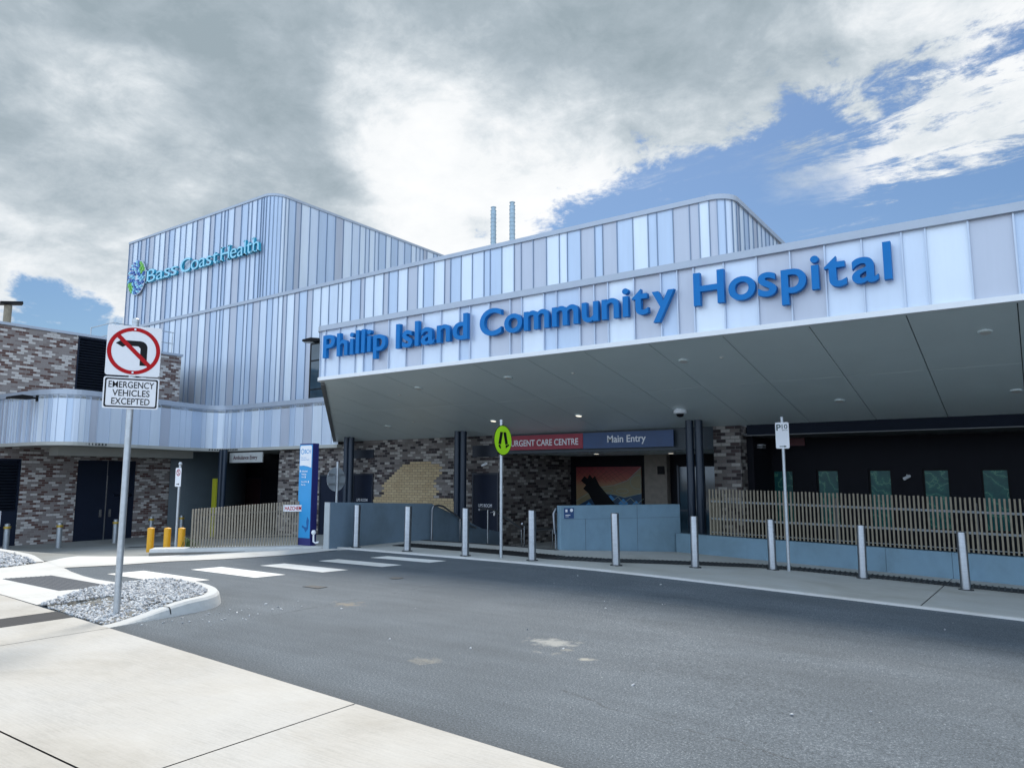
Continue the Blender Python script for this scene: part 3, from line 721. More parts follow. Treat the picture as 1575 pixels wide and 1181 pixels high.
# right hand wing behind the slatted fence
mb = MB()
wx = [-5.9, -5.76, -5.2, -4.62, -4.06, -3.37, -2.83, -2.16, -1.58, -.95, -.39, .25, .8, 1.45, 2.0, 2.65, 3.2, 4.4]
mb.box(-5.92, 20.5, 1.82, 26, 20.7, 2.9); mb.box(-5.92, 20.5, -.6, 26, 20.7, .35)
for i in range(0, len(wx)-1, 2):
    mb.box(wx[i]-.02 if i == 0 else wx[i], 20.5, .35, wx[i+1], 20.7, 1.82)
mb.box(3.2, 20.5, .35, 26, 20.7, 1.82)
mb.box(-5.92, 18.9, -.6, -5.75, 20.5, 2.9)
mb.build('wing_wall', M['interior'], HB)
for i in range(1, len(wx)-2, 2):
    a, b = wx[i], wx[i+1]
    if b > 3.3: break
    w = MB(); w.box(a, 20.56, .35, a+.04, 20.64, 1.82); w.box(b-.04, 20.56, .35, b, 20.64, 1.82); w.box(a+.04, 20.56, 1.78, b-.04, 20.64, 1.82); w.box(a+.04, 20.56, .35, b-.04, 20.64, .39)
    wo = w.build('window', M['black'], HB); w = MB(); w.box(a+.04, 20.585, .39, b-.04, 20.6, 1.78); w.build('pane', M['green'], wo)
mb = MB(); mb.box(-5.745, 18.405, 2.66, 22, 18.6, 3.2); mb.build('edge_beam', M['beam'], HB)
mb = MB(); mb.box(-5.9, 18.61, 2.66, 22, 20.49, 2.72); mb.build('wing_ceiling', M['dtrim'], HB)
mb = MB(); mb.box(-5.26, 20.44, 2.46, -4.86, 20.495, 2.66); mb.build('exit_board', paint('dull_red_board', (.12, .03, .04), .5), HB)
mb = MB(); mb.box(-5.74, 18.37, 2.645, 22, 18.40, 2.665); mb.build('beam_trim', M['dtrim'], HB)

# ------------------------------------------------------------------ entrance canopy
YF = 12.3; ZF = 4.07; SL = .189
CN = thing('entrance_canopy', 'long panelled entrance canopy with sloping grey soffit over the forecourt', 'canopy', (-7, 15, 2.9))
FX = [-14.48, -13.95, -13.38, -13.08, -12.76, -12.23, -11.67, -11.15, -10.6, -10.07, -9.77, -9.24, -8.69, -8.4, -7.85, -7.55, -7.01, -6.69, -6.39, -5.84, -5.3, -4.98, -4.67, -4.12, -3.55, -3.0, -2.46, -1.91, -1.35, -1.03, -.48, .07]
FC = 'LLWBGLGLWBLGGWBBGGWGBGWLGGLLLWG'
for w_ in [.55, .3, .55, .55, .35, .55, .55, .3, .55, .55, .55, .3, .55, .55, .4, .55, .3, .55, .55, .55]+[.55, .55, .3, .55]*7: FX.append(FX[-1]+w_)
XE = FX[-1]; XL = -14.55
endx, endy = -21.0, 18.4
P3 = [(endx, endy), (-14.86, 12.62)]+arc(-14.58, 12.55, .25, 195, 270, 6)+[(XE, YF)]
sarc = path_len(P3[:-1]); base = sarc-P3[-2][0]
seams = [0]+[.5*i for i in range(1, 17)]+[sarc-.28, sarc-.1]+[base+x for x in FX]
seams = sorted(set(round(s, 3) for s in seams if s >= 0))
seams = [s for i, s in enumerate(seams) if i == 0 or s-seams[i-1] > .06]
nf = sum(1 for s in seams if s < base+FX[0]-.01)
cols = ['L', 'B', 'W']*8
cols = cols[:nf]+list(FC)+['B', 'L', 'W', 'G', 'L', 'B', 'W', 'G', 'L', 'W']*3
A = clad(P3, ZF+.08, 5.34, seams, cols, 1, .04, .012)
A.build('fascia_cladding', CL, CN, fix=False)
band_along(P3, 5.34, 5.47, -.3, .08).build('capping', M['trim'], CN, smooth=30)
band_along(P3[1:], ZF-.01, ZF+.08, -.1, .06).build('bottom_trim', M['white'], CN, smooth=30)
mb = MB(); mb.prism([(endx+.1, endy), (-14.6, YF+.15), (XE, YF+.15), (XE, YT), (endx+.1, YT)], 5.2, 5.3); mb.box(XE-.02, YF+.15, ZF-1.2, XE, YT, 5.2); mb.build('roof', M['roof'], CN)
sz = lambda y: ZF-SL*(y-YF)
JX = [-23, -20.9, -19.5, -18.11, -16.72, -15.33, -13.94, -12.53, -11.15, -9.76, -8.38, -6.99, -5.61, -4.22, -2.78, -1.37, .03, 1.42, 2.8, 4.2, 5.6, 7.0, 8.4, 9.8, 11.2, 12.6, 14.0, 15.4, 16.8, 18.2, 19.6, XE]
def edge_x(y): return XL+(endx-XL)*(y-YF)/(endy-YF)
mb = MB(); gap = .008
def clip_left(P):
    f = lambda p: p[0]-edge_x(p[1])-.04; o = []
    for p, q in zip(P, P[1:]+P[:1]):
        fp, fq = f(p), f(q)
        if fp >= 0: o.append(p)
        if (fp >= 0) != (fq >= 0): t = fp/(fp-fq); o.append((p[0]+(q[0]-p[0])*t, p[1]+(q[1]-p[1])*t))
    return o
for a, b in zip(JX, JX[1:]):
    for y0, y1 in ((YF+.02, 15.1), (15.1, 18.4)):
        pts = clip_left([(a+gap, y0+gap), (b-gap, y0+gap), (b-gap, y1-gap), (a+gap, y1-gap)])
        if len(pts) < 3: continue
        vs = [(x, y, sz(y)) for x, y in pts]+[(x, y, sz(y)+.03) for x, y in pts]; n = len(pts)
        mb.add(vs, [tuple(range(n))[::-1], tuple(range(n, 2*n))]+[(i, (i+1) % n, n+(i+1) % n, n+i) for i in range(n)])
mb.build('soffit', M['soffit'], CN)
mb = MB(); pts = [(XL, YF+.01), (XE, YF+.01), (XE, 18.41), (endx, 18.41)]
mb.add([(x, y, sz(y)+.031) for x, y in pts], [(0, 1, 2, 3)]); mb.build('soffit_backing', M['soffjoint'], CN)
mb = MB(); e0 = Vector((-14.82, 12.52, sz(12.52)+.02)); e1 = Vector((endx, endy, sz(endy)+.02)); d = (e1-e0).normalized(); n = Vector((d.y, -d.x, 0)).normalized()
mb.obox((e0+e1)/2, d*((e1-e0).length/2), n*.05, (0, 0, .06)); mb.build('edge_trim', M['dtrim'], CN)
def slopelight(x, y, lit, parent):
    mb = MB(); mb.lathe([(.10, -.022), (.11, 0)], (0, 0), 18); M4 = Matrix.Translation((x, y, sz(y))) @ Matrix.Rotation(-math.atan(SL), 4, 'X')
    mb.v = [M4 @ v for v in mb.v]; o = mb.build('downlight', M['soffit'], parent)
    mb = MB(); mb.lathe([(.078, -.027), (.078, -.0225)], (0, 0), 18); mb.v = [M4 @ v for v in mb.v]; mb.build('lens', M['lamp'] if lit else M['lampoff'], o)
for x, y, lit in [(-12.39, 13.52, 0), (-9.54, 13.4, 0), (-5.35, 13.4, 0), (-.41, 13.4, 0), (3.7, 13.4, 0), (-16.61, 16.73, 0), (-12.44, 16.74, 1), (-9.61, 16.7, 1), (-3.21, 16.69, 0), (-.1, 16.7, 0), (3.2, 16.7, 0)]:
    slopelight(x, y, lit, CN)
for x, y in [(-4.61, 13.42), (-13.4, 13.9), (-15.2, 16.4), (-7.9, 13.5)]: MB().lathe([(.03, sz(y)-.02), (.045, sz(y)+.005)], (x, y), 10).build('sprinkler', M['lampoff'], CN)
cam = thing('dome_camera', 'white dome security camera under the canopy soffit near the twin column', 'security camera', (-6.82, 16.75, sz(16.75)))
mb = MB(); z = sz(16.75)-.02; mb.lathe([(.13, z-.07), (.16, z-.05), (.16, z), (.12, z+.06)], (-6.82, 16.75), 20); mb.build('housing', M['white'], cam, smooth=40)
mb = MB(); mb.lathe([(.03, z-.15), (.075, z-.13), (.095, z-.072)], (-6.82, 16.75), 20); mb.build('dome', M['black'], cam, smooth=60)

# twin columns
for i, (x, y, top, lab) in enumerate([(-14.47, 17.75, sz(17.75)+.02, 'navy twin tube column in front of the cream brick patch'), (-19.62, 17.85, sz(17.85)+.02, 'navy twin tube column behind the round sign disc'),
                          (-6.87, 17.75, sz(17.75)+.02, 'navy twin tube column at the end of the slatted fence'), (-26.9, 17.7, 2.74, 'navy twin tube column beside the ambulance entry sign')]):
    c = thing('twin_column', lab, 'column', (x, y, -.5), 0, 'navy twin columns carrying the canopies')
    for s in (-.12, .12): MB().tube([(x+s, y, -.9 if x < -20 else -.55), (x+s, y, top)], .1, 20).build('tube', M['navy'], c, smooth=40)
    mb = MB(); b0 = -.9 if x < -20 else -.52; mb.box(x-.3, y-.18, b0, x+.3, y+.18, b0+.04); mb.build('base_plate', M['navy'], c)

# ------------------------------------------------------------------ curved awning at the left
AW = thing('panelled_awning', 'curved awning band of pale blue panels over the ambulance bay', 'awning', (-26.5, 14, 2.7))
PB = [(-30.75, 10.85), (-28.0, 11.02)]+[tuple(v) for v in cr([(-27.6, 11.05), (-26.9, 11.25), (-26.45, 11.7), (-26.5, 12.4)], 5)]+[(-27.6, 16.2)]+[tuple(v) for v in cr([(-27.75, 16.9), (-27.8, 17.5), (-27.5, 18.0), (-26.9, 18.15)], 5)]+[(-20.6, 18.2)]
LB = path_len(PB); sb = [0]
while sb[-1] < LB-.3: sb.append(sb[-1]+(rng.choice([.17, .2, .3]) if sb[-1] < 5.2 or 10.2 < sb[-1] < 12.2 else rng.choice([.5, .5, .55, .3])))
sb[-1] = LB
A = clad(PB, 2.82, 4.42, sb, rnd_cols(len(sb), random.Random(5)), 1, .02, .008)
A.build('cladding', CL, AW, fix=False)
band_along(PB, 4.42, 4.6, -.3, .07).build('capping', M['trim'], AW, smooth=30)
band_along(PB, 2.70, 2.82, -.25, .05).build('bottom_trim', M['cream'], AW, smooth=30)
mb = MB(); roofp = PB+[(-20.6, YT), (-30.4, YT)]
mb.prism(roofp, 4.3, 4.38); mb.prism([(x, y) for x, y in PB]+[(-20.6, 18.41), (-24.2, 18.41), (-24.2, 22.4), (-30.4, 22.4)], 2.74, 2.78); mb.build('soffit', M['cream'], AW)
mb = MB(); mb.box(-29.6, 12.3, 2.42, -28.9, 17.6, 2.735); mb.build('ceiling_bulkhead', M['cream'], AW)
for k in range(7): MB().obox((-26.425-.012*k, 12.1+.12*k, 2.76), (.02, 0, 0), (0, .018, 0), (0, 0, .035)).build('vent_slot', M['rubber'], AW)
for k in range(14):
    s = path_len(PB)-7.4+.11*k; p, d = at_s(PB, s); n = Vector((d.y, -d.x))
    MB().obox((p[0]+n.x*.055, p[1]+n.y*.055, 2.76), (d.x*.03, d.y*.03, 0), (n.x*.012, n.y*.012, 0), (0, 0, .03)).build('vent_slot', M['rubber'], AW)

# ------------------------------------------------------------------ brick plant block on the left
XB = -30.5
PLT = thing('brick_plant_block', 'two storey mottled brick block with dark louvre and double doors at the left', 'building', (XB, 13, -.9))
mb = MB(); ZT = 7.2
# wall with openings: louvre upper (13.45..16.9), doors (13.75..16.05), louvre door (10.9..11.75)
mb.box(XB-.3, 4, 2.3, XB, 10.9, ZT); mb.box(XB-.3, 4, -1.2, XB, 10.2, 2.3)
mb.box(XB-.3, 11.76, -1.2, XB, 13.75, 2.3); mb.box(XB-.3, 16.05, -1.2, XB, 17.45, 2.3)
mb.box(XB-.3, 10.9, 2.3, XB, 17.45, 4.6); mb.box(XB-.3, 10.9, 4.6, XB, 13.4, ZT); mb.box(XB-.3, 15.9, 4.6, XB, 17.45, ZT-.25)
mb.box(XB-7.6, 17.45, -1.2, XB, 17.75, ZT-.25)
mb.build('wall', M['brickl'], PLT)
mb = MB(); mb.box(XB-.4, 4, ZT, XB+.06, 15.9, ZT+.1); mb.box(XB-.4, 15.9, ZT-.25, XB+.06, 17.8, ZT-.15); mb.build('coping', M['trim'], PLT)
mb = MB(); mb.box(XB-8, 4, ZT-.5, XB-.3, 17.4, ZT-.35); mb.build('roof', M['roof'], PLT)
def louv(y0, y1, z0, z1, name, parent, frame=.06):
    f = MB(); f.box(XB-.2, y0, z0, XB-.18, y1, z1)
    f.box(XB-.18, y0, z0, XB+.015, y0+frame, z1); f.box(XB-.18, y1-frame, z0, XB+.015, y1, z1); f.box(XB-.18, y0+frame, z1-frame, XB+.015, y1-frame, z1); f.box(XB-.18, y0+frame, z0, XB+.015, y1-frame, z0+frame)
    o = f.build(name, M['door'], parent); b = MB(); n = int((z1-z0-2*frame)/.11)
    for k in range(n):
        z = z0+frame+.05+k*.11; b.obox((XB-.06, (y0+y1)/2, z), (.055, 0, -.035), (0, (y1-y0)/2-frame, 0), (.004, 0, .006))
    b.build('blade', M['louvre'], o); return o
louv(13.4, 15.9, 4.6, ZT-.02, 'louvre', PLT)
ld = louv(10.25, 11.76, .35, 2.3, 'louvre_door', PLT)
mb = MB(); mb.box(XB-.12, 10.25, -1.0, XB+.005, 11.76, .35); mb.build('lower_panel', M['door'], ld)
mb = MB(); mb.box(XB+.008, 10.86, -.12, XB+.02, 11.24, .42)
nb = mb.build('notice', M['signw'], ld)
mb = MB(); mb.box(XB+.021, 10.9, .24, XB+.025, 11.2, .38, 0); mb.box(XB+.021, 10.9, .05, XB+.025, 11.2, .15, 1); mb.build('notice_print', [M['red'], M['emblue']], nb)
d = MB(); d.box(XB-.1, 13.75, -1.0, XB-.04, 14.9, 2.3); d.box(XB-.1, 14.93, -1.0, XB-.04, 16.05, 2.3); do = d.build('double_door', M['door'], PLT)
d = MB(); d.box(XB-.04, 14.89, -.85, XB-.02, 14.94, 1.7); d.box(XB-.04, 14.68, .05, XB-.015, 14.78, .35); d.box(XB-.04, 15.05, .05, XB-.015, 15.15, .35); d.build('handle', M['steel'], do)
t = MB(); text_on(t, 'SWITCH ROOM', 15.25, 15.95, .85, .95, 0, .002, fn=lambda v: Vector((XB-.036, v.x, v.z))); t.build('lettering', M['signw'], do)

# ------------------------------------------------------------------ rooftop things
def simple(name, mb, m, label, cat, group=None, smooth=None):
    o = mb.build(name, m, None, smooth=smooth); return tag(o, label, cat, group)
for x, y, lab in [(-19.36, 26, 'left of the two ribbed steel flues on the roof'), (-18.3, 26, 'right of the two ribbed steel flues on the roof')]:
    t = thing('roof_flue', lab, 'flue', (x, y, 8.9), 0, 'steel roof flues')
    prof = []
    for k in range(26): z = 8.9+k*.19; prof += [(.125, z), (.125, z+.15), (.14, z+.16), (.14, z+.18)]
    MB().lathe(prof, (x, y), 18).build('pipe', M['flue'], t); MB().lathe([(.10, 13.84), (.10, 13.95), (.13, 13.96), (.13, 13.99)], (x, y), 18).build('rim', M['flue'], t)
t = thing('vent_pipe', 'tan vent pipe with a dark tilted cowl above the brick block', 'vent pipe', (-33, 11.78, 6.8))
MB().tube([(-33, 11.78, 6.8), (-33, 11.78, 8.45)], .14, 14).build('pipe', M['tan'], t, smooth=40)
MB().obox((-32.95, 11.86, 8.55), (.1, .36, .05), (.2, -.05, 0), (0, -.01, .05)).build('cowl', M['black'], t)
t = thing('roof_guardrail', 'thin steel guardrail on the brick block roof behind the no left turn sign', 'guardrail', (-33, 17, 6.8))
mb = MB()
for y in (16.0, 16.9, 17.8, 18.7): mb.tube([(-33, y, 6.8), (-33, y, 8.5)], .025, 6)
for z in (7.95, 8.48): mb.tube([(-33, 15.9, z), (-33, 18.75, z)], .022, 6); mb.tube([(-33, 15.9, z), (-35, 15.9, z)], .022, 6)
mb.tube([(-35, 15.9, 6.8), (-35, 15.9, 8.5)], .025, 6); mb.build('rail', M['galv'], t)
def floodlight(loc, rz, lab, k=1.0):
    t = thing('floodlight', lab, 'floodlight', loc, rz, 'black wall floodlights'); t.scale = (k, k, k)
    mb = MB(); mb.plate([(-.46, .04), (-.44, .09), (-.12, .17), (.2, .15), (.24, .05), (-.05, .02), (-.44, .01)], -.2, .2); mb.build('head', M['black'], t, local=True)
    mb = MB(); mb.obox((-.24, 0, .008), (.19, 0, .0), (0, .16, 0), (0, 0, .004)); mb.build('lens', M['lampoff'], t, local=True)
    mb = MB(); mb.tube([(.2, 0, .10), (.42, 0, .10)], .035, 8); mb.box(.40, -.08, .0, .43, .08, .22); mb.build('bracket', M['black'], t, local=True)
    return t
floodlight((-22.55, 18.6, 6.86), R(35), 'black floodlight on the wall left of the blue lettering')
floodlight((-27.75, 10.6, 4.22), R(90), 'black floodlight fixed to the curved awning band at the left')
for i, (x, y, z, lab) in enumerate([(-13.9, 18.2, 2.02, 'small white bullet camera on the brick wall above the door'), (-2.49, 20.4, 1.62, 'small grey camera on the black wall between green windows')]):
    t = thing('wall_camera', lab, 'security camera', (x, y, z)); MB().tube([(x, y+.2, z+.06), (x, y+.08, z+.06), (x, y+.06, z)], .012, 6).build('arm', M['white'], t)
    MB().tube([(x-.05, y-.05, z-.04), (x+.05, y+.1, z+.03)], .038, 10).build('body', M['white'], t)
t = thing('wall_light', 'small bulkhead light on the black wall beside the brick pier', 'wall light', (-5.72, 19.6, 2.4))
mb = MB(); mb.box(-5.745, 19.2, 2.36, -5.6, 19.5, 2.44); mb.build('housing', M['dtrim'], t); mb = MB(); mb.box(-5.74, 19.2, 2.445, -5.6, 19.5, 2.46); mb.build('lens', M['white'], t)

# ------------------------------------------------------------------ lettering
def letters(root, s, x0, x1, zb, caph, y, depth, bold, mats, squeeze=None, gap=.07, fn=None, serif=False):
    """one child mesh per letter, laid side by side, whole word fitted to x0..x1"""
    H = text_mesh('H', 1, .01, bold); hb = bounds(H); sc = caph/(hb[3]-hb[2]); zoff = hb[2]
    items = []; x = 0
    for ch in s:
        me = text_mesh(ch, 1, .01, bold); a, b, c, d = bounds(me); items.append((ch, me, x-a, a, b)); 
        g = gap*(.55 if ch in 'ory' else 1); x += (b-a)+g
    w = x-g; k = (x1-x0)/w
    for ch, me, dx, a, b in items:
        mb = MB()
        mb.mesh(me, lambda co: Vector((x0+(co.x+dx)*k, y-(co.z/.005)*depth/2, zb+(co.y-zoff)*sc)))
        if serif:
            def sf(cx, top, wd=.2, side=0):
                X = x0+(cx+dx)*k; z = zb+(top-zoff)*sc; hw = wd*k/2; t = .055*sc
                mb.box(X-hw+side*hw*.5, y-depth/2, z-(t if top > .1 else 0), X+hw+side*hw*.5, y+depth/2, z+(0 if top > .1 else t))
            cap = hb[3]; sw = .07; aw = text_mesh('l', 1, .01, bold); lt = bounds(aw)[3]
            if ch == 'H': [sf(q, tp) for q in (a+sw, b-sw) for tp in (zoff, cap)]
            if ch == 'B': sf(a+.02, cap, .14); sf(a+.02, zoff, .14)
            if ch == 'l': sf((a+b)/2, zoff, .22); sf(a-.02, lt, .12)
            if ch == 'h': sf(a+sw, zoff, .2); sf(b-sw, zoff, .2); sf(a-.02, lt, .12)
            if ch == 'a': sf(b+.02, zoff, .12)
            if ch == 't': sf(b-.02, zoff, .1)
        o = mb.build('letter', mats, root, fix=False)
        if len(mats) > 1:
            for p in o.data.polygons: p.material_index = 0 if p.normal.y < -.7 else 1
pl = thing('facade_lettering', 'big blue raised letters reading Phillip Island Community Hospital on the canopy', 'lettering', (-8, 12.2, 4.6))
for s, a, b, zb, ch in [('Phillip', -14.41, -12.2, 4.60, .575), ('Island', -11.87, -9.74, 4.585, .575), ('Community', -9.40, -4.99, 4.585, .575), ('Hospital', -4.63, -1.49, 4.60, .59)]:
    letters(pl, s, a, b, zb, ch, 12.19, .10, .018, [M['blue']], gap=.085)
bc = thing('facade_lettering', 'pale aqua serif letters reading Bass Coast Health on the tower face', 'lettering', (-32, 18.85, 11.4))
for s, a, b in [('Bass', -35.9, -33.15), ('Coast', -32.85, -29.75), ('Health', -29.55, -26.72)]:
    letters(bc, s, a, b, 11.40, .66, 18.85, .12, .0, [M['aquaface'], M['aqua']], gap=.05, serif=True)
em = thing('emblem', 'round emblem of blue and green petals left of the aqua lettering', 'emblem', (-37.0, 18.85, 11.9))
mb = MB(); rr = random.Random(3)
for ring, (rad, n, s) in enumerate([(.24, 8, .085), (.40, 12, .10), (.56, 17, .105), (.72, 22, .105)]):
    for k in range(n):
        t = 2*math.pi*(k+.5*(ring % 2))/n; cx_, cz_ = -37.0+rad*1.0*math.cos(t), 11.86+rad*1.12*math.sin(t)
        c, s_ = math.cos(t+.7), math.sin(t+.7)
        q = [(s*1.15, 0), (s*.3, s*.62), (-s*1.15, 0), (-s*.3, -s*.62)]
        green = (.3 < (t % (2*math.pi)) < 1.0 or 3.5 < (t % (2*math.pi)) < 4.3) and ring > 1
        mb.plate([(cx_+u*c-v*s_, cz_+u*s_+v*c) for u, v in q], 18.78, 18.86, 1 if green else (0 if (k+ring) % 2 else 2))
mb.build('petals', [M['emblue'], M['leafgreen'], M['aquaface']], em)
mb = MB(); mb.plate([(-37.0+.82*math.cos(2*math.pi*k/40), 11.86+.92*math.sin(2*math.pi*k/40)) for k in range(40)], 18.865, 18.9); mb.build('backing', M['W'], em)

# ------------------------------------------------------------------ hanging signs under the roofs
def board(name, label, x0, x1, z0, z1, y, m, text, tx0, tx1, tz0, tz1, tm, th=.05):
    t = thing(name, label, 'sign', ((x0+x1)/2, y, z0)); mb = MB(); mb.box(x0, y, z0, x1, y+th, z1); mb.build('panel', m, t)
    mb = MB(); text_on(mb, text, tx0, tx1, tz0, tz1, y-.004, .004, .016); mb.build('lettering', tm, t); return t
board('entry_sign', 'crimson overhead sign reading URGENT CARE CENTRE', -13.0, -10.41, 2.44, 2.87, 18.3, M['crimson'], 'URGENT CARE CENTRE', -12.92, -10.56, 2.55, 2.74, M['signw'])
board('entry_sign', 'deep blue overhead sign reading Main Entry', -10.4, -7.66, 2.43, 2.87, 18.3, M['royal'], 'Main Entry', -9.62, -8.45, 2.52, 2.78, M['signw'])
board('entry_sign', 'grey hanging sign reading Ambulance Entry in dark red', -26.9, -24.75, 2.22, 2.62, 18.0, paint('grey_board', (.42, .43, .42), .5), 'Ambulance Entry', -26.65, -25.05, 2.30, 2.50, paint('maroon_text', (.05, .004, .012), .5))
# mural (generic stand-in): sunset ground, ochre bank, blue diamonds, dark bird
mu = thing('wall_mural', 'painted mural with red sky, ochre bank, blue diamonds and a dark bird', 'mural', (-11.8, 22.44, .2))
X0, X1, Z0, Z1 = -13.05, -10.56, .1, 1.98
mb = MB(); mb.box(X0, 22.44, Z0, X1, 22.49, Z1); mb.build('panel', M['mural'], mu)
U = lambda u: X0+(X1-X0)*u
Vv = lambda v: .62+(Z1-.62)*v
bank = [(0, .12), (.2, .32), (.35, .46), (.6, .52), (.8, .64), (1, .95), (1, -.1), (0, -.1)]
mb = MB(); mb.plate([(U(a), Vv(b)) for a, b in bank], 22.436, 22.44, 0)
mb.plate([(U(a), Vv(b)) for a, b in [(0, .0), (.2, .18), (.42, .34), (.6, .30), (.75, .24), (1, .34), (1, -.35), (0, -.35)]], 22.432, 22.436, 1)
mb.build('landscape', [M['ochre'], M['deepblue']], mu)
mb = MB()
for (u, v, s) in [(.54, .20, .065), (.73, .10, .075), (.92, .06, .07), (.2, .02, .06), (.62, -.08, .06), (.83, -.14, .06)]:
    mb.plate([(U(u-s), Vv(v)), (U(u), Vv(v-s*1.6)), (U(u+s), Vv(v)), (U(u), Vv(v+s*1.6))], 22.428, 22.432)
mb.build('diamond', M['brightblue'], mu)
mb = MB()
def stroke(pts, w, y0=22.424):
    P = [Vector((U(a), 0, Vv(b))) for a, b in pts]
    for a, b in zip(P, P[1:]):
        d = (b-a).normalized(); n = Vector((-d.z, 0, d.x))*w; e = d*w*.6
        mb.add([a-n-e+Vector((0, y0, 0)), b-n+e+Vector((0, y0, 0)), b+n+e+Vector((0, y0, 0)), a+n-e+Vector((0, y0, 0))], [(0, 1, 2, 3)])
stroke([(.0, .14), (.2, .34), (.35, .48), (.6, .54), (.8, .66), (1, .97)], .012); stroke([(.42, .36), (.62, .31), (.75, .25), (1, .35)], .010)
for k in range(3): stroke([(.46+.19*k, .28-.02*k), (.55+.19*k, .12-.02*k), (.65+.19*k, .26-.02*k)], .010, 22.4235)
for (u, v, a, b) in [(.5, .41, .08, .05), (.72, .40, .09, .06), (.96, .62, .12, .17)]:
    stroke([(min(1, u+a*math.cos(k*.45)), v+b*math.sin(k*.45)) for k in range(15)], .008, 22.423)
mb.build('outline', M['dustgreen'], mu)
mb = MB()
for k in range(11): stroke([(.02+.085*k, .98), (max(.0, .02+.085*k-.32*min(1, .3+.12*k)), .98-.55*min(1, .3+.12*k)*(1 if k < 7 else .55))], .005, 22.4385); stroke([(.0+.085*k, .97), (min(1, .0+.085*k+.22), .62 if k < 8 else .78)], .005, 22.438)
mb.build('lattice', paint('mural_brown', (.07, .03, .025), .5), mu)
mb = MB(); bird = [(.08, .62), (.13, .72), (.17, .66), (.20, .76), (.24, .67), (.27, .72), (.33, .52), (.42, .34), (.52, .14), (.62, -.08), (.34, -.10), (.26, .10), (.18, .34), (.11, .44), (.15, .52)]
mb.plate([(U(.05+(a-.05)*1.15), Vv(b*1.12-.04)) for a, b in bird], 22.41, 22.42); mb.build('bird', M['black'], mu)

# ------------------------------------------------------------------ concrete walls, fences, rails
t = thing('concrete_wall', 'blue grey concrete wall left of the steps, its top dropping away behind the bollards', 'wall', (-13, 14, 0))
mb = MB(); prof = [(11.42, -.15), (14.45, -.15), (17.5, -.55), (17.5, .05), (16.64, .19), (14.5, .94), (11.42, 1.05)]
n = len(prof); xo = lambda y: -13.28+(y-11.42)*.12
vs = [(min(-12.9, xo(y))-.0, y, z) for y, z in prof]+[(min(-12.9, xo(y))+.16, y, z) for y, z in prof]
mb.add(vs, [tuple(range(n)), tuple(range(n, 2*n))[::-1]]+[((i+1) % n, i, n+i, n+(i+1) % n) for i in range(n)])
mb.build('panel', M['stairc'], t, bevel=.012)
mb = MB(); mb.box(-13.285, 11.395, -.1, -13.115, 11.419, 1.05); mb.build('end_face', M['endc'], t)  # thin slab over the wall end, paler than the panel
t = thing('concrete_wall', 'tall pale blue concrete wall in front of the mural, with a small dark plaque', 'wall', (-7.8, 15.5, -.1))
A0, A1 = Vector((-8.69, 14.22)), Vector((-6.9, 16.77)); wd = (A1-A0).normalized(); wn = Vector((-wd.y, wd.x))
mb = MB(); mb.prism([tuple(A0), tuple(A1), tuple(A1+wn*.2), tuple(A0+wn*.2)], -.6, .98); mb.build('panel', M['wallc'], t, bevel=.012)
mb = MB(); wl = (A1-A0).length
def onwall(u, w_, z0, z1, d=.004):
    c = A0+wd*u-wn*d/2; mb.obox((c.x, c.y, (z0+z1)/2), (wd.x*w_, wd.y*w_, 0), (wn.x*d/2, wn.y*d/2, 0), (0, 0, (z1-z0)/2))
onwall(.62, .006, -.1, .68); onwall(1.95, .006, -.14, .98); onwall(wl/2, wl/2-.02, .675, .683)
mb.build('joint', M['stairc'], t)
t2 = thing('wall_plaque', 'small dark information plaque on the pale concrete wall', 'plaque', (-8.5, 14.5, .7))
mb = MB(); onwall(.21, .12, .70, .93, .012); mb.build('plate', M['royal'], t2)
mb = MB(); 
def onw2(u0, u1, z0, z1, d0=.013): 
    c = A0+wd*((u0+u1)/2)-wn*d0; mb.obox((c.x, c.y, (z0+z1)/2), (wd.x*(u1-u0)/2, wd.y*(u1-u0)/2, 0), (wn.x*.001, wn.y*.001, 0), (0, 0, (z1-z0)/2))
onw2(.12, .17, .84, .90); onw2(.12, .24, .765, .78); onw2(.12, .2, .735, .745)
c = A0+wd*.27-wn*.013; ring = [Vector((c.x, c.y, .88))+Vector((wd.x, wd.y, 0))*(.038*math.cos(a*.4))+Vector((0, 0, 1))*(.038*math.sin(a*.4)) for a in range(16)]
mb.add(ring, [tuple(range(16))]); mb.build('print', M['signw'], t2)
t = thing('plinth_wall', 'low blue grey concrete plinth carrying the slatted fence on the right', 'wall', (0, 16.7, 0))
mb = MB(); top = lambda x, y: .29-.0225*(x+6.15)
for a, b in [(-6.95, -4.75), (-4.744, -2.5), (-2.494, -1.35), (-1.344, 1.5), (1.506, 4.5), (4.506, 9), (9.006, 14)]:
    mb.prism([(a, 16.6), (b, 16.6), (b, 16.8), (a, 16.8)], -.7, top)
mb.build('panel', M['wallc'], t)

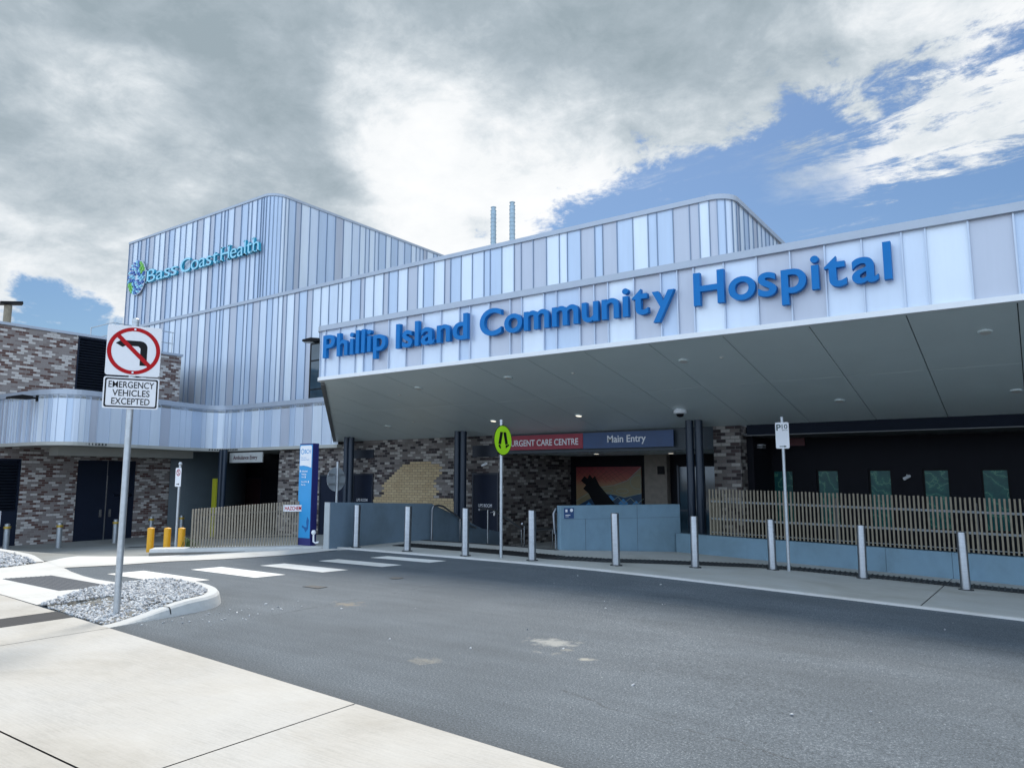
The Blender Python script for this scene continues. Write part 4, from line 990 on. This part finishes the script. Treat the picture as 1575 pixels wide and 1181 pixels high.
t = thing('slatted_fence', 'long fence of thin upright tan slats on the concrete plinth at the right', 'fence', (0, 16.7, .3))
mb = MB(); k = 0; x = -6.12
while x < 13.9:
    zt = top(x, 0)+1.06-.001*(x+6)+random.uniform(-.006, .006); mb.box(x-.0165, 16.645, top(x, 0)+.02, x+.0165, 16.675, zt); x += .079
for y in [16.75, 16.86, 16.97, 17.08, 17.2, 17.32, 17.45]: mb.box(-6.17, y-.018, .25, -6.14, y+.018, 1.12)
mb.build('slats', M['tan'], t)
mb = MB()
for dz, h in ((.78, .022), (.385, .022), (.075, .008)):
    mb.obox((3.9, 16.692, top(3.9, 0)+dz), (10.05, 0, -.0225*10.05), (0, .015, 0), (0, 0, h))
mb.build('rail', M['wallgrey'], t)
mb = MB()
for x in (-5.9, -3.4, -.9, 1.6, 4.1, 6.6): mb.box(x-.025, 16.71, top(x, 0)-.0, x+.025, 16.76, top(x, 0)+.95)
mb.build('post', M['dtrim'], t)
t = thing('slatted_fence', 'short fence of grey upright slats on the kerb left of the blue pylon', 'fence', (-15, 10.4, .1))
G0, G1 = Vector((-15.56, 9.55)), Vector((-14.08, 11.45)); gd = (G1-G0).normalized(); gn = Vector((-gd.y, gd.x)); gl = (G1-G0).length
mb = MB(); n = 40
for k in range(n+1):
    p = G0+gd*(gl*k/n); zt = .90+.17*k/n; mb.obox((p.x, p.y, (.03+zt)/2), (gd.x*.017, gd.y*.017, 0), (gn.x*.05, gn.y*.05, 0), (0, 0, (zt-.03)/2))
mb.build('slats', M['tang'], t)
mb = MB()
for z, dz in ((.25, 0), (.75, .10)):
    c = (G0+G1)/2+gn*.065; mb.obox((c.x, c.y, z+dz/2), (gd.x*gl/2, gd.y*gl/2, dz/2), (gn.x*.012, gn.y*.012, 0), (0, 0, .02))
mb.build('rail', M['dtrim'], t)
hz = thing('warning_sign', 'small white sign reading HAZCHEM in red on the slatted fence', 'sign', (-14.3, 11.1, .85))
hd = Vector((.72, .69)).normalized(); hn = Vector((hd.y, -hd.x)); hc = G0+gd*(gl*.905)+hn*.075
mb = MB(); mb.obox((hc.x, hc.y, .90), (hd.x*.22, hd.y*.22, 0), (hn.x*.004, hn.y*.004, 0), (0, 0, .075)); mb.build('plate', M['signw'], hz)
mb = MB(); text_on(mb, 'HAZCHEM', -.185, .185, .855, .945, 0, .002, .02, fn=lambda v: Vector((hc.x+hd.x*v.x+hn.x*(.006-v.y), hc.y+hd.y*v.x+hn.y*(.006-v.y), v.z))); mb.build('lettering', M['red'], hz)
# handrails
def rail(pts, lab, posts, r=.027):
    t = thing('handrail', lab, 'handrail', pts[0]); MB().tube([tuple(p) for p in pts], r, 8).build('bar', M['rail'], t, smooth=40)
    for (x, y, z0, z1) in posts: MB().tube([(x, y, z0), (x, y, z1)], .017, 8).build('post', M['steel'], t, smooth=40)
x = -12.62
rail([(x, 14.35, -.05), (x, 14.36, .8), (x, 14.42, .88), (x, 14.6, .9), (x, 14.8, .86), (x, 16.0, .28), (x, 16.2, .24)], 'steel handrail running down beside the left concrete wall', [(x, 15.5, -.45, .52)])
x = -10.9
rail([(x, 14.1, .85), (x, 14.5, .86), (x, 14.7, .82), (x, 15.9, .3), (x, 16.6, .3)], 'middle steel handrail of the steps in front of the UPS room door', [(x, 14.45, 0, .85), (x, 15.9, -.5, .3)])
x = -10.2
rail([(x, 14.9, .5), (x, 15.4, .32), (x, 16.6, .3)], 'low end of a steel handrail at the foot of the steps', [(x, 15.0, -.3, .46), (x, 16.3, -.5, .3)])
x = -8.86
rail([(x, 14.25, .35), (x-.02, 14.24, .8), (x, 14.3, .9), (x+.05, 14.7, .92), (x+.08, 15.4, .6)], 'white metal handrail loop at the end of the tall concrete wall', [(x+.01, 14.27, .0, .4)])

# ------------------------------------------------------------------ bollards
def bollard0():
    t = thing('steel_bollard', 'x', 'bollard', (0, 0, 0), 0, 'steel bollards along the forecourt kerb')
    mb = MB(); mb.lathe([(.075, 0), (.075, .942), (.071, .95)], (0, 0), 28); mb.build('tube', M['bollard'], t, smooth=40, local=True)
    mb = MB(); mb.lathe([(.072, .9505), (.068, .956), (.0, .957)], (0, 0), 28); mb.build('cap', M['steel'], t, smooth=40, local=True)
    mb = MB(); mb.lathe([(.115, -.02), (.115, .012), (.078, .016)], (0, 0), 20); mb.build('base_ring', M['rubber'], t, local=True)
    return t
b0 = bollard0()
BL = [(-12.7, 11.85, 'steel bollard in front of the left concrete wall, farthest left of its row'), (-11.16, 11.9, 'second steel bollard from the left, just past the left concrete wall'),
      (-9.53, 11.88, 'steel bollard left of the round crossing sign pole'), (-7.97, 11.99, 'steel bollard between the round crossing sign pole and the tall concrete wall'),
      (-6.4, 12.44, 'steel bollard in front of the tall concrete wall with the plaque'), (-5.3, 13.53, 'steel bollard at the right end of the tall concrete wall'),
      (-4.19, 14.68, 'steel bollard just left of the parking sign pole'), (-2.62, 14.8, 'steel bollard right of the parking sign pole, before the fence'),
      (-1.02, 14.65, 'steel bollard farthest right and largest in the picture')]
for i, (x, y, lab) in enumerate(BL):
    o = b0 if i == 0 else copy_tree(b0); o.location = (x, y, gz(x, y)+.03); o['label'] = lab; o.rotation_euler = (R(random.uniform(-.7, .7)), R(random.uniform(-.7, .7)), random.uniform(0, 6.28))
def collar0():
    t = thing('removable_bollard', 'x', 'bollard', (0, 0, 0), 0, 'removable bollards in front of the plant block')
    mb = MB(); mb.lathe([(.09, 0), (.09, .72)], (0, 0), 20); mb.build('tube', M['galv'], t, smooth=40, local=True)
    mb = MB(); mb.lathe([(.11, .721), (.11, .80)], (0, 0), 20); mb.box(-.17, -.03, .74, .17, .03, .78); mb.build('collar', M['gold'], t, local=True)
    mb = MB(); mb.lathe([(.08, .801), (.08, .88), (.04, .9)], (0, 0), 20); mb.build('top', M['galv'], t, smooth=40, local=True)
    return t
c0 = collar0()
for i, (x, y, lab) in enumerate([(-28.95, 10.9, 'removable bollard by the louvre door at the left picture edge'), (-28.3, 12.3, 'removable bollard before the brick wall left of the double doors'), (-28.64, 14.43, 'removable bollard in front of the dark double doors'),
                             (-29.7, 16.4, 'removable bollard half hidden by the leftmost yellow post'), (-29.5, 17.6, 'removable bollard behind the no stopping sign pole')]):
    o = c0 if i == 0 else copy_tree(c0); o.location = (x, y, gz(x, y)); o['label'] = lab
def yel0():
    t = thing('yellow_bollard', 'x', 'bollard', (0, 0, 0), 0, 'yellow posts at the kerb end')
    mb = MB(); mb.lathe([(.078, 0), (.078, .53)], (0, 0), 24); mb.build('post', M['yellow'], t, smooth=40, local=True)
    mb = MB(); mb.lathe([(.08, .5305), (.08, .545), (.03, .565)], (0, 0), 24); mb.build('cap', M['yellow'], t, smooth=40, local=True)
    return t
y0 = yel0()
for i, (x, y, lab) in enumerate([(-17.03, 9.41, 'short yellow post, leftmost of the three'), (-16.7, 9.63, 'short yellow post, middle of the three'), (-16.42, 9.82, 'short yellow post right of the no stopping pole beside the plant')]):
    o = y0 if i == 0 else copy_tree(y0); o.location = (x, y, -.12); o['label'] = lab
mb = MB(); mb.box(-27.33, 17.55, -.9, -27.07, 17.65, 1.58); simple('corner_guard', mb, M['olive'], 'tall olive yellow guard strip beside the ambulance entry column', 'corner guard')

# ------------------------------------------------------------------ street signs
# no left turn
sg = thing('traffic_sign', 'galvanised post with a no left turn plate and an EMERGENCY VEHICLES EXCEPTED plate', 'traffic sign', (-8.8, 4.51, .1), R(63.2))
MB().tube([(0, .05, -.15), (0, .05, 3.40)], .038, 18).build('pole', M['galv'], sg, smooth=40, local=True)
MB().lathe([(.042, 3.39), (.042, 3.43), (.02, 3.445)], (0, .05), 18).build('pole_cap', M['galv'], sg, smooth=40, local=True)
mb = MB(); mb.plate(rrect(-.295, 2.725, .295, 3.335, .03), -.002, .0); pl_ = mb.build('sign_plate', M['signw'], sg, local=True)
mb = MB(); cz = 3.03; n = 48
for k in range(n):
    a, b = 2*math.pi*k/n, 2*math.pi*(k+1)/n; r0, r1 = .243, .288
    mb.add([(r0*math.cos(a), -.005, cz+r0*math.sin(a)), (r0*math.cos(b), -.005, cz+r0*math.sin(b)), (r1*math.cos(b), -.005, cz+r1*math.sin(b)), (r1*math.cos(a), -.005, cz+r1*math.sin(a))], [(0, 1, 2, 3)])
c, s_ = math.cos(R(-45)), math.sin(R(-45)); mb.add([(c*a-s_*b, -.006, cz+s_*a+c*b) for a, b in ((-.25, -.024), (.25, -.024), (.25, .024), (-.25, .024))], [(0, 1, 2, 3)])
mb.build('prohibition_ring', M['red'], pl_, local=True)
mb = MB(); arrow = [(.07, -.175), (.145, -.175), (.145, .045)]+[(.065+.08*math.cos(R(t)), .045+.08*math.sin(R(t))) for t in (15, 30, 45, 60, 75, 90)]+[(-.10, .125), (-.135, .13), (-.20, .085), (-.125, .04), (-.09, .06), (.045, .06), (.07, .035)]
mb.plate([(x, cz+z) for x, z in arrow], -.004, -.003); mb.build('arrow', M['black'], pl_, local=True)
mb = MB()
for z in (cz+.265, cz-.265): mb.lathe([(.012, 0), (.012, .004)], (0, 0), 10); [setattr(v, 'xyz', (v.x, -.006-v.z, z+v.y)) for v in mb.v[-20:]]
mb.build('bolt', M['steel'], pl_, local=True)
mb = MB(); mb.plate(rrect(-.30, 2.325, .30, 2.705, .025), -.002, .0); tp_ = mb.build('text_plate', M['signw'], sg, local=True)
mb = MB(); o1 = rrect(-.285, 2.34, .285, 2.69, .022); o2 = rrect(-.268, 2.357, .268, 2.673, .018); n = len(o1)
for k in range(n): k2 = (k+1) % n; mb.add([(o1[k][0], -.004, o1[k][1]), (o1[k2][0], -.004, o1[k2][1]), (o2[k2][0], -.004, o2[k2][1]), (o2[k][0], -.004, o2[k][1])], [(0, 1, 2, 3)])
for s, w, z in (('EMERGENCY', .245, 2.575), ('VEHICLES', .20, 2.475), ('EXCEPTED', .205, 2.375)): text_on(mb, s, -w, w, z, z+.078, -.004, .001, .009)
mb.build('lettering', M['black'], tp_, local=True)
mb = MB()
for z in (2.40, 2.62, 2.80, 3.25): mb.box(-.05, .0, z-.015, .05, .014, z+.015); mb.box(-.05, .014, z-.012, -.042, .09, z+.012); mb.box(.042, .014, z-.012, .05, .09, z+.012)
mb.build('clamp', M['galv'], sg, local=True)
# pedestrian crossing disc seen from the front, and the back of its pair
def disc_sign(name, lab, loc, rz, top, zc, front, symbol):
    t = thing(name, lab, 'traffic sign', loc, rz); MB().tube([(0, .04, -.05), (0, .04, top)], .031, 16).build('pole', M['galv'], t, smooth=40, local=True)
    MB().lathe([(.036, top-.01), (.036, top+.025), (.015, top+.035)], (0, .04), 14).build('pole_cap', M['galv'], t, local=True)
    mb = MB(); mb.plate(circ(0, zc, .31), -.003, 0); d = mb.build('disc', [M['aluback'] if not front else M['black']], t, local=True)
    if front:
        mb = MB(); mb.plate(circ(0, zc, .292), -.006, -.0035); mb.build('face', M['lime'], d, local=True)
        mb = MB()
        for pts in ([(-.10, .165), (-.008, .165), (-.075, -.085), (-.165, -.075)], [(.008, .165), (.10, .165), (.165, -.075), (.075, -.085)],
                    [(-.15, -.085), (-.095, -.10), (-.07, -.165), (-.105, -.17), (-.16, -.12)], [(.085, -.10), (.15, -.09), (.21, -.075), (.205, -.105), (.09, -.16)]):
            mb.plate([(x, zc+z) for x, z in pts], -.009, -.0065)
        mb.build('legs_symbol', M['black'], d, local=True)
    else:
        mb = MB(); mb.box(-.28, .003, zc+.1, .28, .02, zc+.14); mb.box(-.28, .003, zc-.14, .28, .02, zc-.1); mb.build('stiffener', M['galv'], d, local=True)
    return t
disc_sign('crossing_sign', 'round lime green pedestrian crossing sign with black walking legs on a steel pole', (-8.7, 12.03, .03), R(90), 2.72, 2.33, True, True)
disc_sign('crossing_sign', 'grey back of a round sign on a thin pole behind the left concrete wall', (-14.66, 12.93, 0), R(-90), 1.99, 1.57, False, False)
t = thing('parking_sign', 'white parking sign reading P10 on a slim steel pole at the right', 'traffic sign', (-3.9, 14.7, gz(-3.9, 14.7)+.03), R(8))
MB().tube([(0, .04, -.05), (0, .04, 2.93)], .031, 16).build('pole', M['galv'], t, smooth=40, local=True); MB().lathe([(.036, 2.92), (.036, 2.945), (.015, 2.955)], (0, .04), 14).build('pole_cap', M['galv'], t, local=True)
mb = MB(); mb.plate(rrect(-.125, 2.33, .125, 2.84, .025), -.003, 0); p = mb.build('sign_plate', M['signw'], t, local=True)
mb = MB(); text_on(mb, 'P', -.105, -.02, 2.68, 2.80, -.004, .001, .02); text_on(mb, '10', -.005, .10, 2.71, 2.80, -.004, .001, .012); text_on(mb, 'MINUTE', .0, .1, 2.675, 2.695, -.004, .001, .005)
mb.plate([(-.06, 2.362), (.03, 2.362), (.03, 2.35), (.075, 2.37), (.03, 2.39), (.03, 2.378), (-.06, 2.378)], -.005, -.0035); mb.build('lettering', paint('parking_green', (.01, .05, .05), .5), p, local=True)
t = thing('parking_sign', 'narrow white no stopping sign on a pole behind the yellow posts', 'traffic sign', (-17.98, 10.57, -.2), R(2))
MB().tube([(0, .04, -.1), (0, .04, 2.14)], .034, 14).build('pole', M['galv'], t, smooth=40, local=True); MB().lathe([(.04, 2.13), (.05, 2.16), (.03, 2.21)], (0, .04), 14).build('pole_cap', M['galv'], t, local=True)
mb = MB(); mb.plate(rrect(-.125, 1.58, .125, 2.06, .02), -.003, 0); p = mb.build('sign_plate', M['signw'], t, local=True)
mb = MB(); text_on(mb, 'S', -.05, .05, 1.88, 2.0, -.004, .001, .01); n = 28
for k in range(n):
    a, b = 2*math.pi*k/n, 2*math.pi*(k+1)/n; r0, r1 = .072, .09; mb.add([(r*math.cos(q), -.004, 1.94+r*math.sin(q)) for r, q in ((r0, a), (r0, b), (r1, b), (r1, a))], [(0, 1, 2, 3)])
mb.build('symbol', M['crimson'], p, local=True)
mb = MB(); mb.plate([(-.06, 1.635), (.02, 1.635), (.02, 1.62), (.07, 1.645), (.02, 1.67), (.02, 1.655), (-.06, 1.655)], -.005, -.0035); mb.build('arrow', M['black'], p, local=True)
# pylon
x0, x1, ya, yb_ = -14.17, -13.7, 11.35, 11.53
t = thing('pylon_sign', 'tall blue and white hospital pylon sign at the end of the slatted fence', 'pylon sign', (-13.95, 11.45, .11))
mb = MB(); mb.box(x0, ya, .03, x1, yb_, 2.41); mb.build('body', M['pylonn'], t, bevel=.006)
mb = MB(); mb.plate(rrect(x0+.01, .22, x1-.01, 2.38, .01), ya-.006, ya-.001); fp = mb.build('front_panel', M['pylonb'], t)
mb = MB(); W = x1-x0; top_ = [(x0+.03, 1.885), (x0+.15, 1.895), (x0+.3, 1.875), (x1-.03, 1.84)]
mb.plate(top_+[(x1-.03, 2.33), (x1-.06, 2.36), (x0+.06, 2.36), (x0+.03, 2.33)], ya-.009, ya-.0065); mb.build('header', M['signw'], fp)
mb = MB(); text_on(mb, 'BCH', x0+.19, x1-.06, 2.17, 2.27, ya-.010, .001, .012)
for k in range(10): a = 2*math.pi*k/10; mb.plate([(x0+.115+.05*math.cos(a)+.016*math.cos(q), 2.22+.055*math.sin(a)+.016*math.sin(q)) for q in (0, 1.57, 3.14, 4.71)], ya-.012, ya-.0095)
text_on(mb, 'Phillip Island', x0+.06, x0+.25, 2.06, 2.09, ya-.010, .001, .0); text_on(mb, 'Community Hospital', x0+.06, x0+.36, 2.01, 2.045, ya-.010, .001, .0)
mb.build('header_print', M['pylonb'], fp)
mb = MB()
for s, a, b, z in (('Authorised', .10, .31, 1.74), ('Vehicles', .10, .27, 1.67), ('Only', .10, .19, 1.60), ('Drop Off &', .10, .30, 1.49), ('Pick Up', .10, .25, 1.42)): text_on(mb, s, x0+a, x0+b, z, z+.042, ya-.008, .001, .018)
mb.box(x0+.035, ya-.009, 1.74, x0+.065, ya-.0065, 1.785); mb.box(x0+.22, ya-.009, 1.60, x0+.25, ya-.0065, 1.645); mb.box(x0+.34, ya-.009, 1.49, x0+.37, ya-.0065, 1.535)
mb.build('directions', M['signw'], fp)
mb = MB(); mb.plate([(x0+u, z-.15) for u, z in [(.17, .62), (.26, .58), (.31, .50), (.40, .58), (.42, .78), (.36, .86), (.33, .74), (.35, .62), (.28, .62), (.2, .66)]], ya-.0085, ya-.0065); mb.build('motif', M['pylond'], fp)
# standpipe beside it
t = thing('standpipe', 'small white hooked standpipe at the foot of the blue pylon', 'standpipe', (-13.55, 11.5, .1))
MB().tube([(-13.5, 11.44, .14), (-13.56, 11.40, .12), (-13.6, 11.37, .15), (-13.6, 11.37, .30)], .022, 8).build('pipe', M['white'], t, smooth=40)
MB().lathe([(.02, .30), (.05, .33), (.055, .37), (.03, .41)], (-13.6, 11.37), 12).build('tap_head', M['white'], t, smooth=40)
# tuft of grass by the slatted fence
t = MB(); rr = random.Random(9)
for k in range(70):
    a = rr.uniform(0, 6.28); l = rr.uniform(.15, .34); lean = rr.uniform(.3, .9); bx, by = -15.95+rr.gauss(0, .06), 9.75+rr.gauss(0, .08); w = .012
    d = Vector((math.cos(a), math.sin(a), 0)); s = Vector((-d.y, d.x, 0))*w; p0 = Vector((bx, by, .02)); p1 = p0+d*l*lean*.5+Vector((0, 0, l*.7)); p2 = p0+d*l*lean*1.1+Vector((0, 0, l*.75))
    t.add([p0-s, p0+s, p1+s*.8, p1-s*.8], [(0, 1, 2, 3)]); t.add([p1-s*.8, p1+s*.8, p2], [(0, 1, 2)])
simple('grass_tuft', t, M['plant'], 'small leafy tuft growing at the left end of the short slatted fence', 'plant')

# ------------------------------------------------------------------ sky, sun, camera
SUN_EL, SUN_AZ = 52.0, -34.0       # azimuth from +Y, positive to +X
wld = bpy.data.worlds.new('World'); S.world = wld; wld.use_nodes = True; nt = wld.node_tree
bg = nt.nodes['Background']; tc = nt.nodes.new('ShaderNodeTexCoord'); D = vm(nt, 'NORMALIZE', tc.outputs['Generated'])
sk = nt.nodes.new('ShaderNodeTexSky'); sk.sky_type = 'NISHITA'; sk.sun_disc = False; sk.sun_elevation = R(SUN_EL); sk.sun_rotation = R(SUN_AZ); sk.air_density = 1.2; sk.dust_density = .6; sk.ozone_density = 2.2
sp = nt.nodes.new('ShaderNodeSeparateXYZ'); nt.links.new(D, sp.inputs[0])
zc = mth(nt, 'MAXIMUM', sp.outputs[2], 0.0); den = mth(nt, 'ADD', zc, .16)
cb = nt.nodes.new('ShaderNodeCombineXYZ'); nt.links.new(mth(nt, 'DIVIDE', sp.outputs[0], den), cb.inputs[0]); nt.links.new(mth(nt, 'DIVIDE', sp.outputs[1], den), cb.inputs[1])
uv = cb.outputs[0]
n1 = noise(nt, uv, 1.9, 12, .62, .3); DV = mapv(nt, D, (1, 1, 1.7)); n2 = noise(nt, DV, 11.0, 12, .66, .25); n3 = noise(nt, vm(nt, 'ADD', DV, (3.7, 1.9, .6)), 3.4, 10, .58, .3)
rot = nt.nodes.new('ShaderNodeMapping'); rot.inputs['Rotation'].default_value = (0, 0, R(14)); rot.inputs['Scale'].default_value = (3.2, 9, 1); nt.links.new(uv, rot.inputs['Vector'])
ns = noise(nt, rot.outputs[0], 1.0, 12, .72, .45)
su = nt.nodes.new('ShaderNodeSeparateXYZ'); nt.links.new(uv, su.inputs[0]); U_, V_ = su.outputs[0], su.outputs[1]
def sstep(x, e0, e1):
    n = nt.nodes.new('ShaderNodeMapRange'); n.interpolation_type = 'SMOOTHSTEP'
    n.inputs['From Min'].default_value = e0; n.inputs['From Max'].default_value = e1; nt.links.new(x, n.inputs['Value']); return n.outputs[0]
def lin(*t):
    r = None
    for v, k in t:
        q = mth(nt, 'MULTIPLY', v, k) if k != 1 else v
        r = q if r is None else mth(nt, 'ADD', r, q)
    return r
def dirmask(d, c0, c1):   # 0..1 bump toward a direction, c0 = outer angle, c1 = inner
    v = Vector(d).normalized(); k = vm(nt, 'DOT_PRODUCT', D, tuple(v)); return sstep(k, math.cos(R(c0)), math.cos(R(c1)))
half = lambda n: mth(nt, 'SUBTRACT', n, .5)
bb = lin((V_, 1), (U_, .246))
bdeck = lin((bb, 1), (half(n1), .62), (half(n2), .62), (half(ns), .22))
bdeck = mth(nt, 'ADD', bdeck, mth(nt, 'MULTIPLY', dirmask((.02, .86, .51), 13, 3), -.09))
deck = mth(nt, 'SUBTRACT', 1.0, sstep(bdeck, 1.30, 1.41))
low = dirmask((-.915, .37, .15), 8, 3)
lowc = sstep(lin((n2, 1.0), (half(n1), .8), (low, -.58), (mth(nt, 'SUBTRACT', 1.0, low), .5)), -.06, .10)
deck = mth(nt, 'MULTIPLY', deck, lowc)
bw = mth(nt, 'ABSOLUTE', lin((bb, 1), (half(n1), .25)))
band = mth(nt, 'SUBTRACT', .30, mth(nt, 'ABSOLUTE', mth(nt, 'ADD', bb, -1.65)))
band = sstep(lin((band, 1.5), (half(ns), 1.25), (half(n2), .6)), .15, .36)
band = mth(nt, 'MULTIPLY', band, sstep(lin((U_, 1), (half(n1), .8)), -.50, -.18))
wisp = mth(nt, 'MULTIPLY', sstep(lin((ns, .7), (n2, .4)), .60, .80), .55)
cv = mth(nt, 'MAXIMUM', mth(nt, 'MAXIMUM', deck, band), wisp)
thick = lin((n3, .60), (n1, .34), (n2, .55), (half(n3), .25), (half(n1), .2))
thick = mth(nt, 'ADD', thick, -.135)
thick = mth(nt, 'ADD', thick, mth(nt, 'MULTIPLY', mth(nt, 'SUBTRACT', 1.0, sstep(bb, .80, 1.26)), .12))
for d, c0, c1, w_ in [((-.76, .48, .46), 29, 6, .15), ((-.60, .655, .45), 8, 1, -.20), ((-.56, .75, .35), 13, 3, -.22), ((-.89, .37, .25), 13, 3, -.26), ((-.445, .797, .408), 9, 2, -.12), ((-.03, .86, .5), 16, 4, .06), ((-.36, .75, .56), 17, 5, .17)]:
    thick = mth(nt, 'ADD', thick, mth(nt, 'MULTIPLY', dirmask(d, c0, c1), w_))
thick = mth(nt, 'MULTIPLY', thick, mth(nt, 'SUBTRACT', 1.0, mth(nt, 'MULTIPLY', band, .22)))
front_c = ramp(nt, thick, [(.36, (.80, .81, .815)), (.53, (.74, .76, .775)), (.62, (.62, .66, .69)), (.73, (.46, .515, .555)), (.85, (.345, .405, .45)), (1.0, (.27, .33, .37))])
# unseen sky behind the camera, made bright and bluish to light shaded fronts
rear = dirmask((.35, -.85, .42), 100, 55)
rear_c = ramp(nt, n3, [(.35, (.86, 1.14, 1.52)), (.6, (1.15, 1.38, 1.66))])
cc = mix(nt, rear, front_c, rear_c)
zen = dirmask((.1, -.05, 1), 52, 20)  # overhead sky out of view, darkened to cut ambient light on the ground
cc = mix(nt, zen, cc, (.20, .25, .30))
cv = mth(nt, 'ADD', cv, mth(nt, 'MULTIPLY', rear, .85), clamp=True)
sky_c = mix(nt, 1.0, sk.outputs[0], (.050, .060, .071), 'MULTIPLY')
fin = mix(nt, cv, sky_c, cc)
nt.links.new(fin, bg.inputs['Color']); bg.inputs['Strength'].default_value = 1.0
sun = bpy.data.lights.new('sun', 'SUN'); sun.energy = 3.3; sun.angle = R(15); sun.color = (1, .94, .85)
so = bpy.data.objects.new('sun', sun); COL.objects.link(so)
sd = Vector((math.sin(R(SUN_AZ))*math.cos(R(SUN_EL)), math.cos(R(SUN_AZ))*math.cos(R(SUN_EL)), math.sin(R(SUN_EL))))
so.rotation_euler = (-sd).to_track_quat('-Z', 'Y').to_euler()
cd = bpy.data.cameras.new('camera'); co = bpy.data.objects.new('camera', cd); COL.objects.link(co); S.camera = co
cd.sensor_fit = 'HORIZONTAL'; cd.sensor_width = 36; cd.lens = 36*1123/1575; cd.clip_end = 2000
co.location = (0, 0, 1.6); co.rotation_euler = (R(90)+math.atan(144.5/1123), 0, R(35.16))
S.view_settings.view_transform = 'Standard'; S.view_settings.look = 'None'; S.view_settings.exposure = 0.33; S.view_settings.gamma = 1
S.cycles.max_bounces = 6; S.cycles.use_denoising = True
